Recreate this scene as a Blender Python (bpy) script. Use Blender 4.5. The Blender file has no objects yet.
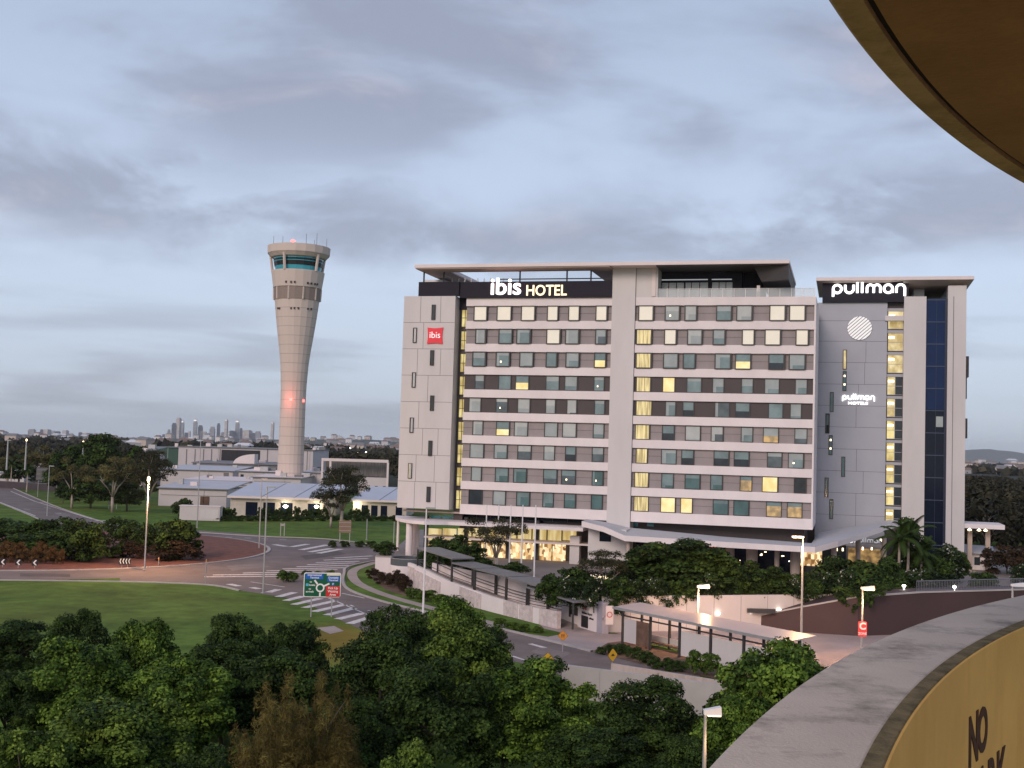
import bpy, bmesh, math, random
import numpy as np
from mathutils import Vector, Matrix

# ------------------------------------------------------------------ camera, light, exposure
sc = bpy.context.scene
F = 1200.0                      # focal length in picture widths of 1024
PITCH = math.atan(64.0 / F)
ROLL = math.radians(1.7)
CAM = Vector((0, 0, 17.0))      # fifth deck of a car park
_f = Vector((0, math.cos(PITCH), math.sin(PITCH)))
_u0 = Vector((0, -math.sin(PITCH), math.cos(PITCH)))
_x = Vector((1, 0, 0))
RGT = math.cos(ROLL) * _x + math.sin(ROLL) * _u0
UPV = -math.sin(ROLL) * _x + math.cos(ROLL) * _u0
cd = bpy.data.cameras.new('camera')
cam = bpy.data.objects.new('camera', cd)
sc.collection.objects.link(cam)
cd.sensor_width = 36.0
cd.lens = 36.0 * F / 1024.0
cd.clip_start = 0.1
cd.clip_end = 90000
m4 = Matrix((RGT, UPV, -_f)).transposed().to_4x4()
m4.translation = CAM
cam.matrix_world = m4
sc.camera = cam

SUN_EL, SUN_AZ = math.radians(27), math.radians(206)   # azimuth clockwise from +Y (view direction)
world = bpy.data.worlds.new('World'); sc.world = world
world.use_nodes = True
wt = world.node_tree; wt.nodes.clear()
WN = wt.nodes.new; WL = wt.links.new
def wmath(op, a, b=None, c=None, clamp=False):
    n = WN('ShaderNodeMath'); n.operation = op; n.use_clamp = clamp
    for i, v in enumerate((a, b, c)):
        if v is None: continue
        if isinstance(v, (int, float)): n.inputs[i].default_value = v
        else: WL(v, n.inputs[i])
    return n.outputs[0]
wout = WN('ShaderNodeOutputWorld')
sky = WN('ShaderNodeTexSky'); sky.sky_type = 'NISHITA'; sky.sun_disc = False
sky.sun_elevation = SUN_EL; sky.sun_rotation = SUN_AZ
sky.air_density = 1.0; sky.dust_density = 1.5; sky.ozone_density = 2.0
bg1 = WN('ShaderNodeBackground'); bg1.inputs[1].default_value = 0.13
WL(sky.outputs[0], bg1.inputs[0])
tc = WN('ShaderNodeTexCoord')
sep = WN('ShaderNodeSeparateXYZ'); WL(tc.outputs['Generated'], sep.inputs[0])
dx, dy, dz = sep.outputs
# high haze: pale at the horizon, bluer above
ramp = WN('ShaderNodeValToRGB'); WL(wmath('MULTIPLY', dz, 2.0, clamp=True), ramp.inputs[0])
cr = ramp.color_ramp
cr.elements[0].position = 0.0; cr.elements[0].color = (0.50, 0.56, 0.65, 1)
cr.elements[1].position = 1.0; cr.elements[1].color = (0.30, 0.38, 0.56, 1)
for p, c in ((0.10, (0.50, 0.57, 0.69, 1)), (0.28, (0.53, 0.61, 0.755, 1)), (0.5, (0.465, 0.545, 0.695, 1)), (0.75, (0.375, 0.445, 0.58, 1))):
    e = cr.elements.new(p); e.color = c
# cloud layers
def wnoise(scale, sx, sy, sz, off, detail, rough=0.55, dist=0.0):
    mp = WN('ShaderNodeMapping'); WL(tc.outputs['Generated'], mp.inputs[0])
    mp.inputs['Scale'].default_value = (sx, sy, sz); mp.inputs['Location'].default_value = off
    n = WN('ShaderNodeTexNoise'); WL(mp.outputs[0], n.inputs['Vector'])
    n.inputs['Scale'].default_value = scale; n.inputs['Detail'].default_value = detail
    n.inputs['Roughness'].default_value = rough; n.inputs['Distortion'].default_value = dist
    return n.outputs['Fac']
def smooth(v, a, b):
    n = WN('ShaderNodeMapRange'); n.interpolation_type = 'SMOOTHERSTEP'
    WL(v, n.inputs[0]); n.inputs[1].default_value = a; n.inputs[2].default_value = b
    return n.outputs[0]
n1 = wnoise(3.2, 1, 1, 3.0, (3.1, 0.4, 1.7), 6, 0.55, 0.3)
n2 = wnoise(2.6, 1, 1, 9.0, (7.3, 2.2, 0.3), 5, 0.5, 0.2)
n3 = wnoise(5.5, 1, 1, 2.2, (1.2, 5.5, 4.1), 7, 0.6, 0.4)
# a broad sloping bank of cloud
ctr = wmath('ADD', wmath('MULTIPLY', wmath('ABSOLUTE', wmath('ADD', dx, 0.02)), 0.10), 0.165)
ctr = wmath('ADD', ctr, wmath('MULTIPLY', wmath('SUBTRACT', n1, 0.5), 0.16))
dist = wmath('ABSOLUTE', wmath('SUBTRACT', dz, ctr))
bank = wmath('MULTIPLY', smooth(dist, 0.075, 0.0), smooth(n3, 0.28, 0.6))
low = wmath('MULTIPLY', smooth(n2, 0.47, 0.62), smooth(dz, 0.16, 0.05))
high = wmath('MULTIPLY', smooth(n1, 0.40, 0.66), smooth(dz, 0.15, 0.29))
cl = wmath('MAXIMUM', wmath('MULTIPLY', bank, 0.88), wmath('MAXIMUM', wmath('MULTIPLY', low, 0.62), wmath('MULTIPLY', high, 0.85)))
cl = wmath('MULTIPLY', cl, smooth(dz, 0.0, 0.03), clamp=True)
pink = smooth(n3, 0.5, 0.75)
cc = WN('ShaderNodeMix'); cc.data_type = 'RGBA'; WL(pink, cc.inputs['Factor'])
cc.inputs['A'].default_value = (0.275, 0.29, 0.375, 1); cc.inputs['B'].default_value = (0.46, 0.425, 0.49, 1)
cm = WN('ShaderNodeMix'); cm.data_type = 'RGBA'; WL(cl, cm.inputs['Factor'])
WL(ramp.outputs[0], cm.inputs['A']); WL(cc.outputs['Result'], cm.inputs['B'])
bg2 = WN('ShaderNodeBackground'); WL(cm.outputs['Result'], bg2.inputs[0]); bg2.inputs[1].default_value = 1.0
mixs = WN('ShaderNodeMixShader'); mixs.inputs[0].default_value = 0.88
WL(bg1.outputs[0], mixs.inputs[1]); WL(bg2.outputs[0], mixs.inputs[2]); WL(mixs.outputs[0], wout.inputs[0])

sd = bpy.data.lights.new('sun', 'SUN'); sd.energy = 1.5; sd.angle = math.radians(25); sd.color = (1.0, 0.82, 0.71)
sun = bpy.data.objects.new('sun', sd); sc.collection.objects.link(sun)
sdir = Vector((math.sin(SUN_AZ) * math.cos(SUN_EL), math.cos(SUN_AZ) * math.cos(SUN_EL), math.sin(SUN_EL)))
sun.rotation_euler = sdir.to_track_quat('Z', 'Y').to_euler(); sun.location = (0, -60, 120)

vs = sc.view_settings
vs.view_transform = 'Standard'; vs.look = 'None'; vs.exposure = 0.26; vs.gamma = 1.0; vs.use_curve_mapping = False
sc.cycles.use_denoising = True
sc.cycles.max_bounces = 5; sc.cycles.diffuse_bounces = 3; sc.cycles.volume_bounces = 1
sc.cycles.sample_clamp_indirect = 4.0

# ------------------------------------------------------------------ helpers
random.seed(4)
rng = np.random.default_rng(7)
COL = sc.collection
def yh(px): return 448 + (px - 512) * math.tan(ROLL)
def ray(px, py):
    return (_f + RGT * ((px - 512) / F) + UPV * ((384 - py) / F))
def at(px, py, d):                    # the point seen at a pixel, d metres ahead
    r = ray(px, py); return CAM + r * (d / r.y)
def gp(px, py, z=0.0):                # the point of a level surface seen at a pixel
    r = ray(px, py); return CAM + r * ((z - CAM.z) / r.z)
def tag(o, label=None, cat=None, group=None, kind=None):
    if label: o['label'] = label
    if cat: o['category'] = cat
    if group: o['group'] = group
    if kind: o['kind'] = kind
    return o
def empty(name, loc=(0, 0, 0), rz=0.0, label=None, cat=None, group=None):
    o = bpy.data.objects.new(name, None); o.location = loc; o.rotation_euler = (0, 0, rz)
    o.empty_display_size = 0.3
    COL.objects.link(o); return tag(o, label, cat, group)

MATS = {}
def mat(name, col, rough=0.7, var=0.12, vscale=0.6, bump=0.0, bscale=8.0, metal=0.0, spec=0.4, emit=None, estr=0.0, stretch=(1, 1, 1), coord='Object', var2=None):
    if name in MATS: return MATS[name]
    m = bpy.data.materials.new(name); m.use_nodes = True
    nt = m.node_tree; b = nt.nodes['Principled BSDF']
    b.inputs['Roughness'].default_value = rough; b.inputs['Metallic'].default_value = metal
    b.inputs['Specular IOR Level'].default_value = spec
    t = nt.nodes.new('ShaderNodeTexCoord')
    mp = nt.nodes.new('ShaderNodeMapping'); mp.inputs['Scale'].default_value = stretch
    nt.links.new(t.outputs[coord], mp.inputs[0])
    n = nt.nodes.new('ShaderNodeTexNoise'); n.inputs['Scale'].default_value = vscale; n.inputs['Detail'].default_value = 6
    n.inputs['Roughness'].default_value = 0.62
    nt.links.new(mp.outputs[0], n.inputs['Vector'])
    mr = nt.nodes.new('ShaderNodeMapRange'); mr.inputs[1].default_value = 0.3; mr.inputs[2].default_value = 0.7
    nt.links.new(n.outputs['Fac'], mr.inputs[0])
    mx = nt.nodes.new('ShaderNodeMix'); mx.data_type = 'RGBA'
    nt.links.new(mr.outputs[0], mx.inputs['Factor'])
    c2 = var2 or tuple(c * (1 - var) for c in col)
    c1 = tuple(min(1, c * (1 + var)) for c in col) if not var2 else col
    mx.inputs['A'].default_value = (*c2, 1); mx.inputs['B'].default_value = (*c1, 1)
    nt.links.new(mx.outputs['Result'], b.inputs['Base Color'])
    if bump:
        n2 = nt.nodes.new('ShaderNodeTexNoise'); n2.inputs['Scale'].default_value = bscale; n2.inputs['Detail'].default_value = 5
        nt.links.new(mp.outputs[0], n2.inputs['Vector'])
        bp = nt.nodes.new('ShaderNodeBump'); bp.inputs['Strength'].default_value = bump; bp.inputs['Distance'].default_value = 0.05
        nt.links.new(n2.outputs['Fac'], bp.inputs['Height']); nt.links.new(bp.outputs[0], b.inputs['Normal'])
    if emit:
        b.inputs['Emission Color'].default_value = (*emit, 1); b.inputs['Emission Strength'].default_value = estr
    MATS[name] = m; return m
def leafmat(name, col, light, dark, rough=0.6):
    if name in MATS: return MATS[name]
    m = bpy.data.materials.new(name); m.use_nodes = True
    nt = m.node_tree; b = nt.nodes['Principled BSDF']
    a = nt.nodes.new('ShaderNodeAttribute'); a.attribute_name = 'tint'
    r = nt.nodes.new('ShaderNodeValToRGB'); nt.links.new(a.outputs['Fac'], r.inputs[0])
    r.color_ramp.elements[0].color = (*dark, 1); r.color_ramp.elements[1].color = (*light, 1)
    e = r.color_ramp.elements.new(0.5); e.color = (*col, 1)
    nt.links.new(r.outputs[0], b.inputs['Base Color'])
    b.inputs['Roughness'].default_value = rough; b.inputs['Specular IOR Level'].default_value = 0.08
    MATS[name] = m; return m

class MB:
    """collects shapes for ONE mesh"""
    def __init__(s): s.v = []; s.f = []; s.m = []
    def face(s, pts, mi=0):
        i = len(s.v); s.v += [tuple(p) for p in pts]; s.f.append(tuple(range(i, i + len(pts)))); s.m.append(mi)
    def box(s, x0, x1, y0, y1, z0, z1, mi=0):
        i = len(s.v)
        s.v += [(x0, y0, z0), (x1, y0, z0), (x1, y1, z0), (x0, y1, z0), (x0, y0, z1), (x1, y0, z1), (x1, y1, z1), (x0, y1, z1)]
        for q in ((0, 3, 2, 1), (4, 5, 6, 7), (0, 1, 5, 4), (1, 2, 6, 5), (2, 3, 7, 6), (3, 0, 4, 7)):
            s.f.append(tuple(i + k for k in q)); s.m.append(mi)
        return s
    def prism(s, bot, top, mi=0):
        n = len(bot); i = len(s.v); s.v += [tuple(p) for p in bot] + [tuple(p) for p in top]
        s.f.append(tuple(i + k for k in reversed(range(n)))); s.m.append(mi)
        s.f.append(tuple(i + n + k for k in range(n))); s.m.append(mi)
        for k in range(n):
            k2 = (k + 1) % n
            s.f.append((i + k, i + k2, i + n + k2, i + n + k)); s.m.append(mi)
        return s
    def tube(s, pts, rad, n=8, mi=0, cap=True):
        pts = [Vector(p) for p in pts]
        if not hasattr(rad, '__len__'): rad = [rad] * len(pts)
        base = len(s.v)
        for k, p in enumerate(pts):
            a = pts[max(0, k - 1)]; b = pts[min(len(pts) - 1, k + 1)]
            t = (b - a).normalized()
            ref = Vector((0, 0, 1)) if abs(t.z) < 0.9 else Vector((1, 0, 0))
            e1 = t.cross(ref).normalized(); e2 = t.cross(e1)
            for j in range(n):
                an = 2 * math.pi * j / n
                s.v.append(tuple(p + (e1 * math.cos(an) + e2 * math.sin(an)) * rad[k]))
        for k in range(len(pts) - 1):
            for j in range(n):
                j2 = (j + 1) % n
                s.f.append((base + k * n + j, base + k * n + j2, base + (k + 1) * n + j2, base + (k + 1) * n + j)); s.m.append(mi)
        if cap:
            s.f.append(tuple(base + j for j in range(n))); s.m.append(mi)
            s.f.append(tuple(base + (len(pts) - 1) * n + j for j in reversed(range(n)))); s.m.append(mi)
        return s
    def lathe(s, prof, n=20, mi=0, c=(0, 0), ph=0.0, close=False):
        base = len(s.v)
        for r, z in prof:
            for j in range(n):
                an = 2 * math.pi * j / n + ph
                s.v.append((c[0] + r * math.cos(an), c[1] + r * math.sin(an), z))
        for k in range(len(prof) - 1):
            for j in range(n):
                j2 = (j + 1) % n
                s.f.append((base + k * n + j, base + k * n + j2, base + (k + 1) * n + j2, base + (k + 1) * n + j)); s.m.append(mi)
        if close:
            s.f.append(tuple(base + j for j in reversed(range(n)))); s.m.append(mi)
            s.f.append(tuple(base + (len(prof) - 1) * n + j for j in range(n))); s.m.append(mi)
        return s
    def build(s, name, mats, parent=None, loc=None, smooth=False, fix=True):
        me = bpy.data.meshes.new(name); me.from_pydata(s.v, [], s.f); 
        if not isinstance(mats, (list, tuple)): mats = [mats]
        for m in mats: me.materials.append(m)
        if any(s.m): me.polygons.foreach_set('material_index', s.m)
        if fix:
            bm = bmesh.new(); bm.from_mesh(me); bmesh.ops.recalc_face_normals(bm, faces=bm.faces); bm.to_mesh(me); bm.free()
        if smooth: me.polygons.foreach_set('use_smooth', [True] * len(me.polygons))
        me.update()
        o = bpy.data.objects.new(name, me); COL.objects.link(o)
        if parent: o.parent = parent
        if loc is not None: o.location = loc
        return o
def text(name, body, size, m, parent, loc, rot=(math.pi / 2, 0, 0), ext=0.02, align='CENTER', bold=0.0, sx=1.0):
    c = bpy.data.curves.new(name, 'FONT'); c.body = body; c.size = size; c.extrude = ext; c.align_x = align; c.align_y = 'CENTER'
    c.offset = bold; c.materials.append(m); c.resolution_u = 4
    o = bpy.data.objects.new(name, c); COL.objects.link(o); o.parent = parent; o.location = loc; o.rotation_euler = rot; o.scale = (sx, 1, 1)
    return o
def copy_tree(o, parent=None):
    c = o.copy(); COL.objects.link(c)
    if parent: c.parent = parent
    for ch in list(o.children): copy_tree(ch, c)
    return c
def flat(name, pts, z, m, parent=None, kind='structure', subdiv=0):
    """a level sheet given by its outline (world xy)"""
    bm = bmesh.new()
    vs_ = [bm.verts.new((p[0], p[1], z)) for p in pts]
    f = bm.faces.new(vs_); bmesh.ops.triangulate(bm, faces=[f], ngon_method='EAR_CLIP')
    for f in bm.faces:
        if f.normal.z < 0: f.normal_flip()
    me = bpy.data.meshes.new(name); bm.to_mesh(me); bm.free(); me.materials.append(m)
    o = bpy.data.objects.new(name, me); COL.objects.link(o)
    if parent: o.parent = parent
    elif kind: o['kind'] = kind
    return o
def smoothline(pts, n=8):
    pts = [Vector(p) for p in pts]; out = []
    for k in range(len(pts) - 1):
        p0 = pts[max(0, k - 1)]; p1 = pts[k]; p2 = pts[k + 1]; p3 = pts[min(len(pts) - 1, k + 2)]
        for j in range(n):
            t = j / n
            out.append(0.5 * ((2 * p1) + (p2 - p0) * t + (2 * p0 - 5 * p1 + 4 * p2 - p3) * t * t + (3 * p1 - p0 - 3 * p2 + p3) * t ** 3))
    out.append(pts[-1]); return out
def strip(name, line, w, z0, z1, m, parent=None, kind='structure'):
    """a kerb or path of width w following a line in plan, from height z0 up to z1"""
    line = [Vector((p[0], p[1], 0)) for p in line]; mb = MB(); L = []; R = []
    for k, p in enumerate(line):
        a = line[max(0, k - 1)]; b = line[min(len(line) - 1, k + 1)]
        t = (b - a).normalized(); nrm = Vector((-t.y, t.x, 0))
        L.append(p + nrm * w / 2); R.append(p - nrm * w / 2)
    for k in range(len(line) - 1):
        q = [L[k], L[k + 1], R[k + 1], R[k]]
        mb.face([(v.x, v.y, z1) for v in q])
        mb.face([(L[k].x, L[k].y, z0), (L[k + 1].x, L[k + 1].y, z0), (L[k + 1].x, L[k + 1].y, z1), (L[k].x, L[k].y, z1)])
        mb.face([(R[k].x, R[k].y, z0), (R[k + 1].x, R[k + 1].y, z0), (R[k + 1].x, R[k + 1].y, z1), (R[k].x, R[k].y, z1)])
    o = mb.build(name, m, parent)
    if not parent and kind: o['kind'] = kind
    return o
def lamp_light(loc, power, col=(1, 0.6, 0.3), r=0.15, parent=None, spot=False):
    l = bpy.data.lights.new('lamp_light', 'SPOT' if spot else 'POINT'); l.energy = power; l.color = col; l.shadow_soft_size = r
    if spot: l.spot_size = math.radians(140); l.spot_blend = 0.6
    o = bpy.data.objects.new('lamp_light', l); COL.objects.link(o); o.location = loc
    if parent: o.parent = parent
    return o

# ------------------------------------------------------------------ materials
M_white = mat('white_render', (0.74, 0.665, 0.66), 0.6, 0.07, 0.35, stretch=(1, 1, .5))
M_pier = mat('pale_grey_render', (0.60, 0.56, 0.55), 0.6, 0.07, 0.25, stretch=(1, 1, .25))
M_panel = mat('grey_facade_panel', (0.56, 0.525, 0.52), 0.5, 0.07, 0.3, stretch=(1, 1, .3))
M_mauve = mat('mauve_cladding', (0.29, 0.25, 0.25), 0.6, 0.10, 0.5, stretch=(1, 1, .4))
M_dkclad = mat('dark_brown_cladding', (0.060, 0.045, 0.047), 0.5, 0.1, 0.5)
M_joint = mat('dark_joint', (0.20, 0.18, 0.19), 0.8)
M_black = mat('black_fascia', (0.020, 0.018, 0.028), 0.6, 0.1, spec=0.15)
M_frame = mat('window_frame_dark', (0.035, 0.033, 0.036), 0.4)
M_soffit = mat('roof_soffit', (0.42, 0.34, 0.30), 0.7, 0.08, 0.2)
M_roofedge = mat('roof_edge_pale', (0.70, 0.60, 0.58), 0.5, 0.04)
M_roofblue = mat('pale_metal_roof', (0.46, 0.465, 0.50), 0.6, 0.06, 0.3)
M_pullgrey = mat('blue_grey_panel', (0.37, 0.378, 0.425), 0.45, 0.05, 0.3)
M_steel = mat('galvanised_steel', (0.42, 0.41, 0.41), 0.45, 0.08, 2, metal=0.5)
M_steeldark = mat('dark_steel', (0.04, 0.04, 0.043), 0.5)
M_polewhite = mat('white_pole_paint', (0.75, 0.72, 0.72), 0.4, 0.03)
M_conc = mat('concrete', (0.36, 0.33, 0.32), 0.85, 0.14, 0.35, bump=0.15, bscale=12)
M_towerconc = mat('tower_concrete', (0.62, 0.51, 0.445), 0.85, 0.06, 0.12, stretch=(1, 1, 0.35))
M_darkglass = mat('dark_tinted_glass', (0.008, 0.012, 0.026), 0.08, 0.1, spec=0.2)
M_blueglass = mat('deep_blue_glass', (0.006, 0.020, 0.075), 0.12, 0.15, 0.4, spec=0.22)
M_tealglass = mat('teal_glass', (0.05, 0.28, 0.34), 0.1, 0.1, spec=0.7)
M_roomteal = mat('room_glass_teal', (0.185, 0.255, 0.265), 0.12, 0.30, 0.4, spec=0.5)
M_roomdeep = mat('room_glass_deep', (0.095, 0.165, 0.168), 0.14, 0.25, 0.6, spec=0.4)
M_roomgrey = mat('room_glass_blind_and_sky', (0.34, 0.385, 0.385), 0.25, 0.14, 0.5, spec=0.4)
M_roomwhite = mat('room_glass_white_blind', (0.66, 0.62, 0.54), 0.3, 0.06, 0.5, emit=(1, 0.9, 0.68), estr=0.22)
M_roomdark = mat('room_glass_dark', (0.030, 0.040, 0.050), 0.12, 0.3, 1.0, spec=0.4)
M_roompale = mat('room_glass_sky_blind', (0.46, 0.485, 0.47), 0.2, 0.12, 0.5, spec=0.5)
M_roomdim = mat('room_glass_dim', (0.10, 0.13, 0.145), 0.12, 0.3, 0.8, spec=0.5)
def litmat(name, c1, c2, s, scale=1.3, stretch=(1, 1, 1)):
    m = mat(name, (0.3, 0.25, 0.15), 0.3)
    nt = m.node_tree; b = nt.nodes['Principled BSDF']
    t = nt.nodes.new('ShaderNodeTexCoord'); mp = nt.nodes.new('ShaderNodeMapping'); mp.inputs['Scale'].default_value = stretch
    nt.links.new(t.outputs['Object'], mp.inputs[0])
    n = nt.nodes.new('ShaderNodeTexNoise'); n.inputs['Scale'].default_value = scale; n.inputs['Detail'].default_value = 3
    nt.links.new(mp.outputs[0], n.inputs['Vector'])
    r = nt.nodes.new('ShaderNodeValToRGB'); nt.links.new(n.outputs['Fac'], r.inputs[0])
    r.color_ramp.elements[0].position = 0.38; r.color_ramp.elements[0].color = (*c1, 1)
    r.color_ramp.elements[1].position = 0.62; r.color_ramp.elements[1].color = (*c2, 1)
    nt.links.new(r.outputs[0], b.inputs['Emission Color']); b.inputs['Emission Strength'].default_value = s
    return m
M_lityellow = litmat('lit_room_yellow', (0.85, 0.62, 0.20), (1.0, 0.86, 0.45), 0.75, 0.7)
M_litcurtain = litmat('lit_room_curtain', (0.28, 0.21, 0.06), (0.95, 0.78, 0.36), 0.65, 2.0, (2.2, 2.2, 0.15))
M_litamber = litmat('lit_room_amber', (0.12, 0.06, 0.02), (0.65, 0.38, 0.12), 0.55, 1.2)
M_litstair = litmat('lit_stairwell', (0.42, 0.30, 0.05), (0.95, 0.80, 0.32), 0.62, 0.9, (1, 1, 0.6))
M_litpull = litmat('lit_stairwell_pale', (0.40, 0.28, 0.07), (0.95, 0.82, 0.45), 0.62, 0.8, (1, 1, 0.7))
M_litlobby = litmat('lit_restaurant', (0.30, 0.13, 0.03), (1.0, 0.80, 0.46), 0.95, 1.1)
nt_ = M_litlobby.node_tree; vo_ = nt_.nodes.new('ShaderNodeTexVoronoi'); vo_.distance = 'CHEBYCHEV'; vo_.inputs['Scale'].default_value = 2.0
for nd in list(nt_.nodes):      # shelves, counters and people behind the glass read as blocks of light and dark
    if nd.type == 'VALTORGB':
        mpv = nt_.nodes.new('ShaderNodeMapping'); mpv.inputs['Scale'].default_value = (1.3, 1.3, .8); tcv = nt_.nodes.new('ShaderNodeTexCoord'); nt_.links.new(tcv.outputs['Object'], mpv.inputs[0]); nt_.links.new(mpv.outputs[0], vo_.inputs['Vector'])
        sv = nt_.nodes.new('ShaderNodeSeparateColor'); nt_.links.new(vo_.outputs['Color'], sv.inputs[0]); nt_.links.new(sv.outputs[0], nd.inputs[0])
        nd.color_ramp.interpolation = 'LINEAR'; nd.color_ramp.elements[0].position = .05; nd.color_ramp.elements[0].color = (.16, .06, .015, 1); nd.color_ramp.elements[1].position = .80; nd.color_ramp.elements[1].color = (1, .82, .50, 1); e_ = nd.color_ramp.elements.new(.35); e_.color = (.62, .36, .13, 1)
M_litcler = litmat('lit_clerestory', (0.60, 0.42, 0.14), (1.0, 0.82, 0.42), 0.65, 0.9, (1.5, 1.5, 0.2))
M_signwhite = mat('lit_sign_white', (0.9, 0.9, 0.9), 0.4, 0.0, emit=(1, 0.97, 0.94), estr=1.6)
M_signwarm = mat('lit_sign_warm', (0.9, 0.8, 0.6), 0.4, 0.0, emit=(1, 0.80, 0.42), estr=1.2)
M_signred = mat('lit_sign_red', (0.6, 0.02, 0.03), 0.4, 0.0, emit=(0.85, 0.03, 0.05), estr=0.55)
M_redlamp = mat('red_lamp', (0.8, 0.1, 0.1), 0.4, 0.0, emit=(1, 0.13, 0.11), estr=3.2)
M_lampwarm = mat('lamp_warm_glow', (0.9, 0.8, 0.6), 0.4, 0.0, emit=(1, 0.74, 0.42), estr=4)
M_lampwhite = mat('lamp_white_glow', (0.9, 0.9, 0.9), 0.4, 0.0, emit=(1, 0.92, 0.8), estr=6)
M_trunk = mat('bark', (0.11, 0.085, 0.065), 0.9, 0.3, 3, bump=0.4, bscale=10)
M_gum = mat('pale_gum_bark', (0.38, 0.31, 0.26), 0.85, 0.2, 2, bump=0.2)
M_asph = mat('asphalt', (0.165, 0.130, 0.120), 0.85, 0.24, 0.22, bump=0.1, bscale=30)
M_mark = mat('road_paint', (0.62, 0.57, 0.55), 0.7, 0.32, 2.2)
M_kerb = mat('kerb_concrete', (0.40, 0.36, 0.34), 0.85, 0.12, 0.5)
M_path = mat('footpath_concrete', (0.35, 0.285, 0.26), 0.85, 0.12, 0.4)
M_apron = mat('driveway_concrete', (0.36, 0.285, 0.27), 0.85, 0.12, 0.25)
M_mulch = mat('red_mulch', (0.165, 0.062, 0.042), 0.95, 0.3, 0.8, bump=0.5, bscale=6)
M_bark = mat('brown_mulch', (0.135, 0.080, 0.058), 0.95, 0.35, 1.2, bump=0.5, bscale=8)
M_maroon = mat('maroon_render', (0.062, 0.034, 0.034), 0.7, 0.18, 0.15)
M_wallw = mat('white_retaining_wall', (0.62, 0.55, 0.53), 0.7, 0.07, 0.3, stretch=(1, 1, 0.4))
M_stone = mat('split_stone_panel', (0.56, 0.48, 0.47), 0.9, 0.22, 2.4, bump=0.9, bscale=3.5)
M_tin = mat('grey_tin_roof', (0.17, 0.165, 0.17), 0.5, 0.1, 0.6)
M_shed = mat('white_shed_metal', (0.54, 0.49, 0.49), 0.6, 0.07, 0.15)
M_green = mat('green_shed_metal', (0.035, 0.085, 0.065), 0.6, 0.1, 0.3)
L_dark = leafmat('leaf_dark', (0.028, 0.050, 0.011), (0.066, 0.108, 0.021), (0.007, 0.014, 0.005))
L_mid = leafmat('leaf_mid', (0.058, 0.104, 0.015), (0.175, 0.265, 0.036), (0.011, 0.023, 0.005))
L_lite = leafmat('leaf_light', (0.072, 0.116, 0.018), (0.195, 0.265, 0.042), (0.013, 0.027, 0.006))
L_gum = leafmat('leaf_gum', (0.100, 0.090, 0.034), (0.185, 0.155, 0.058), (0.040, 0.038, 0.016))
L_brown = leafmat('leaf_casuarina', (0.120, 0.088, 0.024), (0.205, 0.160, 0.048), (0.045, 0.036, 0.012))
L_red = leafmat('leaf_red', (0.040, 0.026, 0.015), (0.072, 0.040, 0.022), (0.016, 0.013, 0.009))
L_hedge = leafmat('leaf_orange_hedge', (0.105, 0.058, 0.023), (0.165, 0.092, 0.036), (0.045, 0.028, 0.013))
L_for = leafmat('leaf_forest', (0.034, 0.031, 0.017), (0.070, 0.060, 0.030), (0.012, 0.012, 0.008))
L_flower = leafmat('leaf_flowering', (0.020, 0.036, 0.011), (0.55, 0.52, 0.48), (0.006, 0.012, 0.005))
for nd in L_flower.node_tree.nodes:
    if nd.type == 'VALTORGB':
        for p_, c_ in ((.93, (0.040, 0.066, 0.018, 1)), (.965, (0.50, 0.47, 0.43, 1))):
            e_ = nd.color_ramp.elements.new(p_); e_.color = c_

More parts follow.
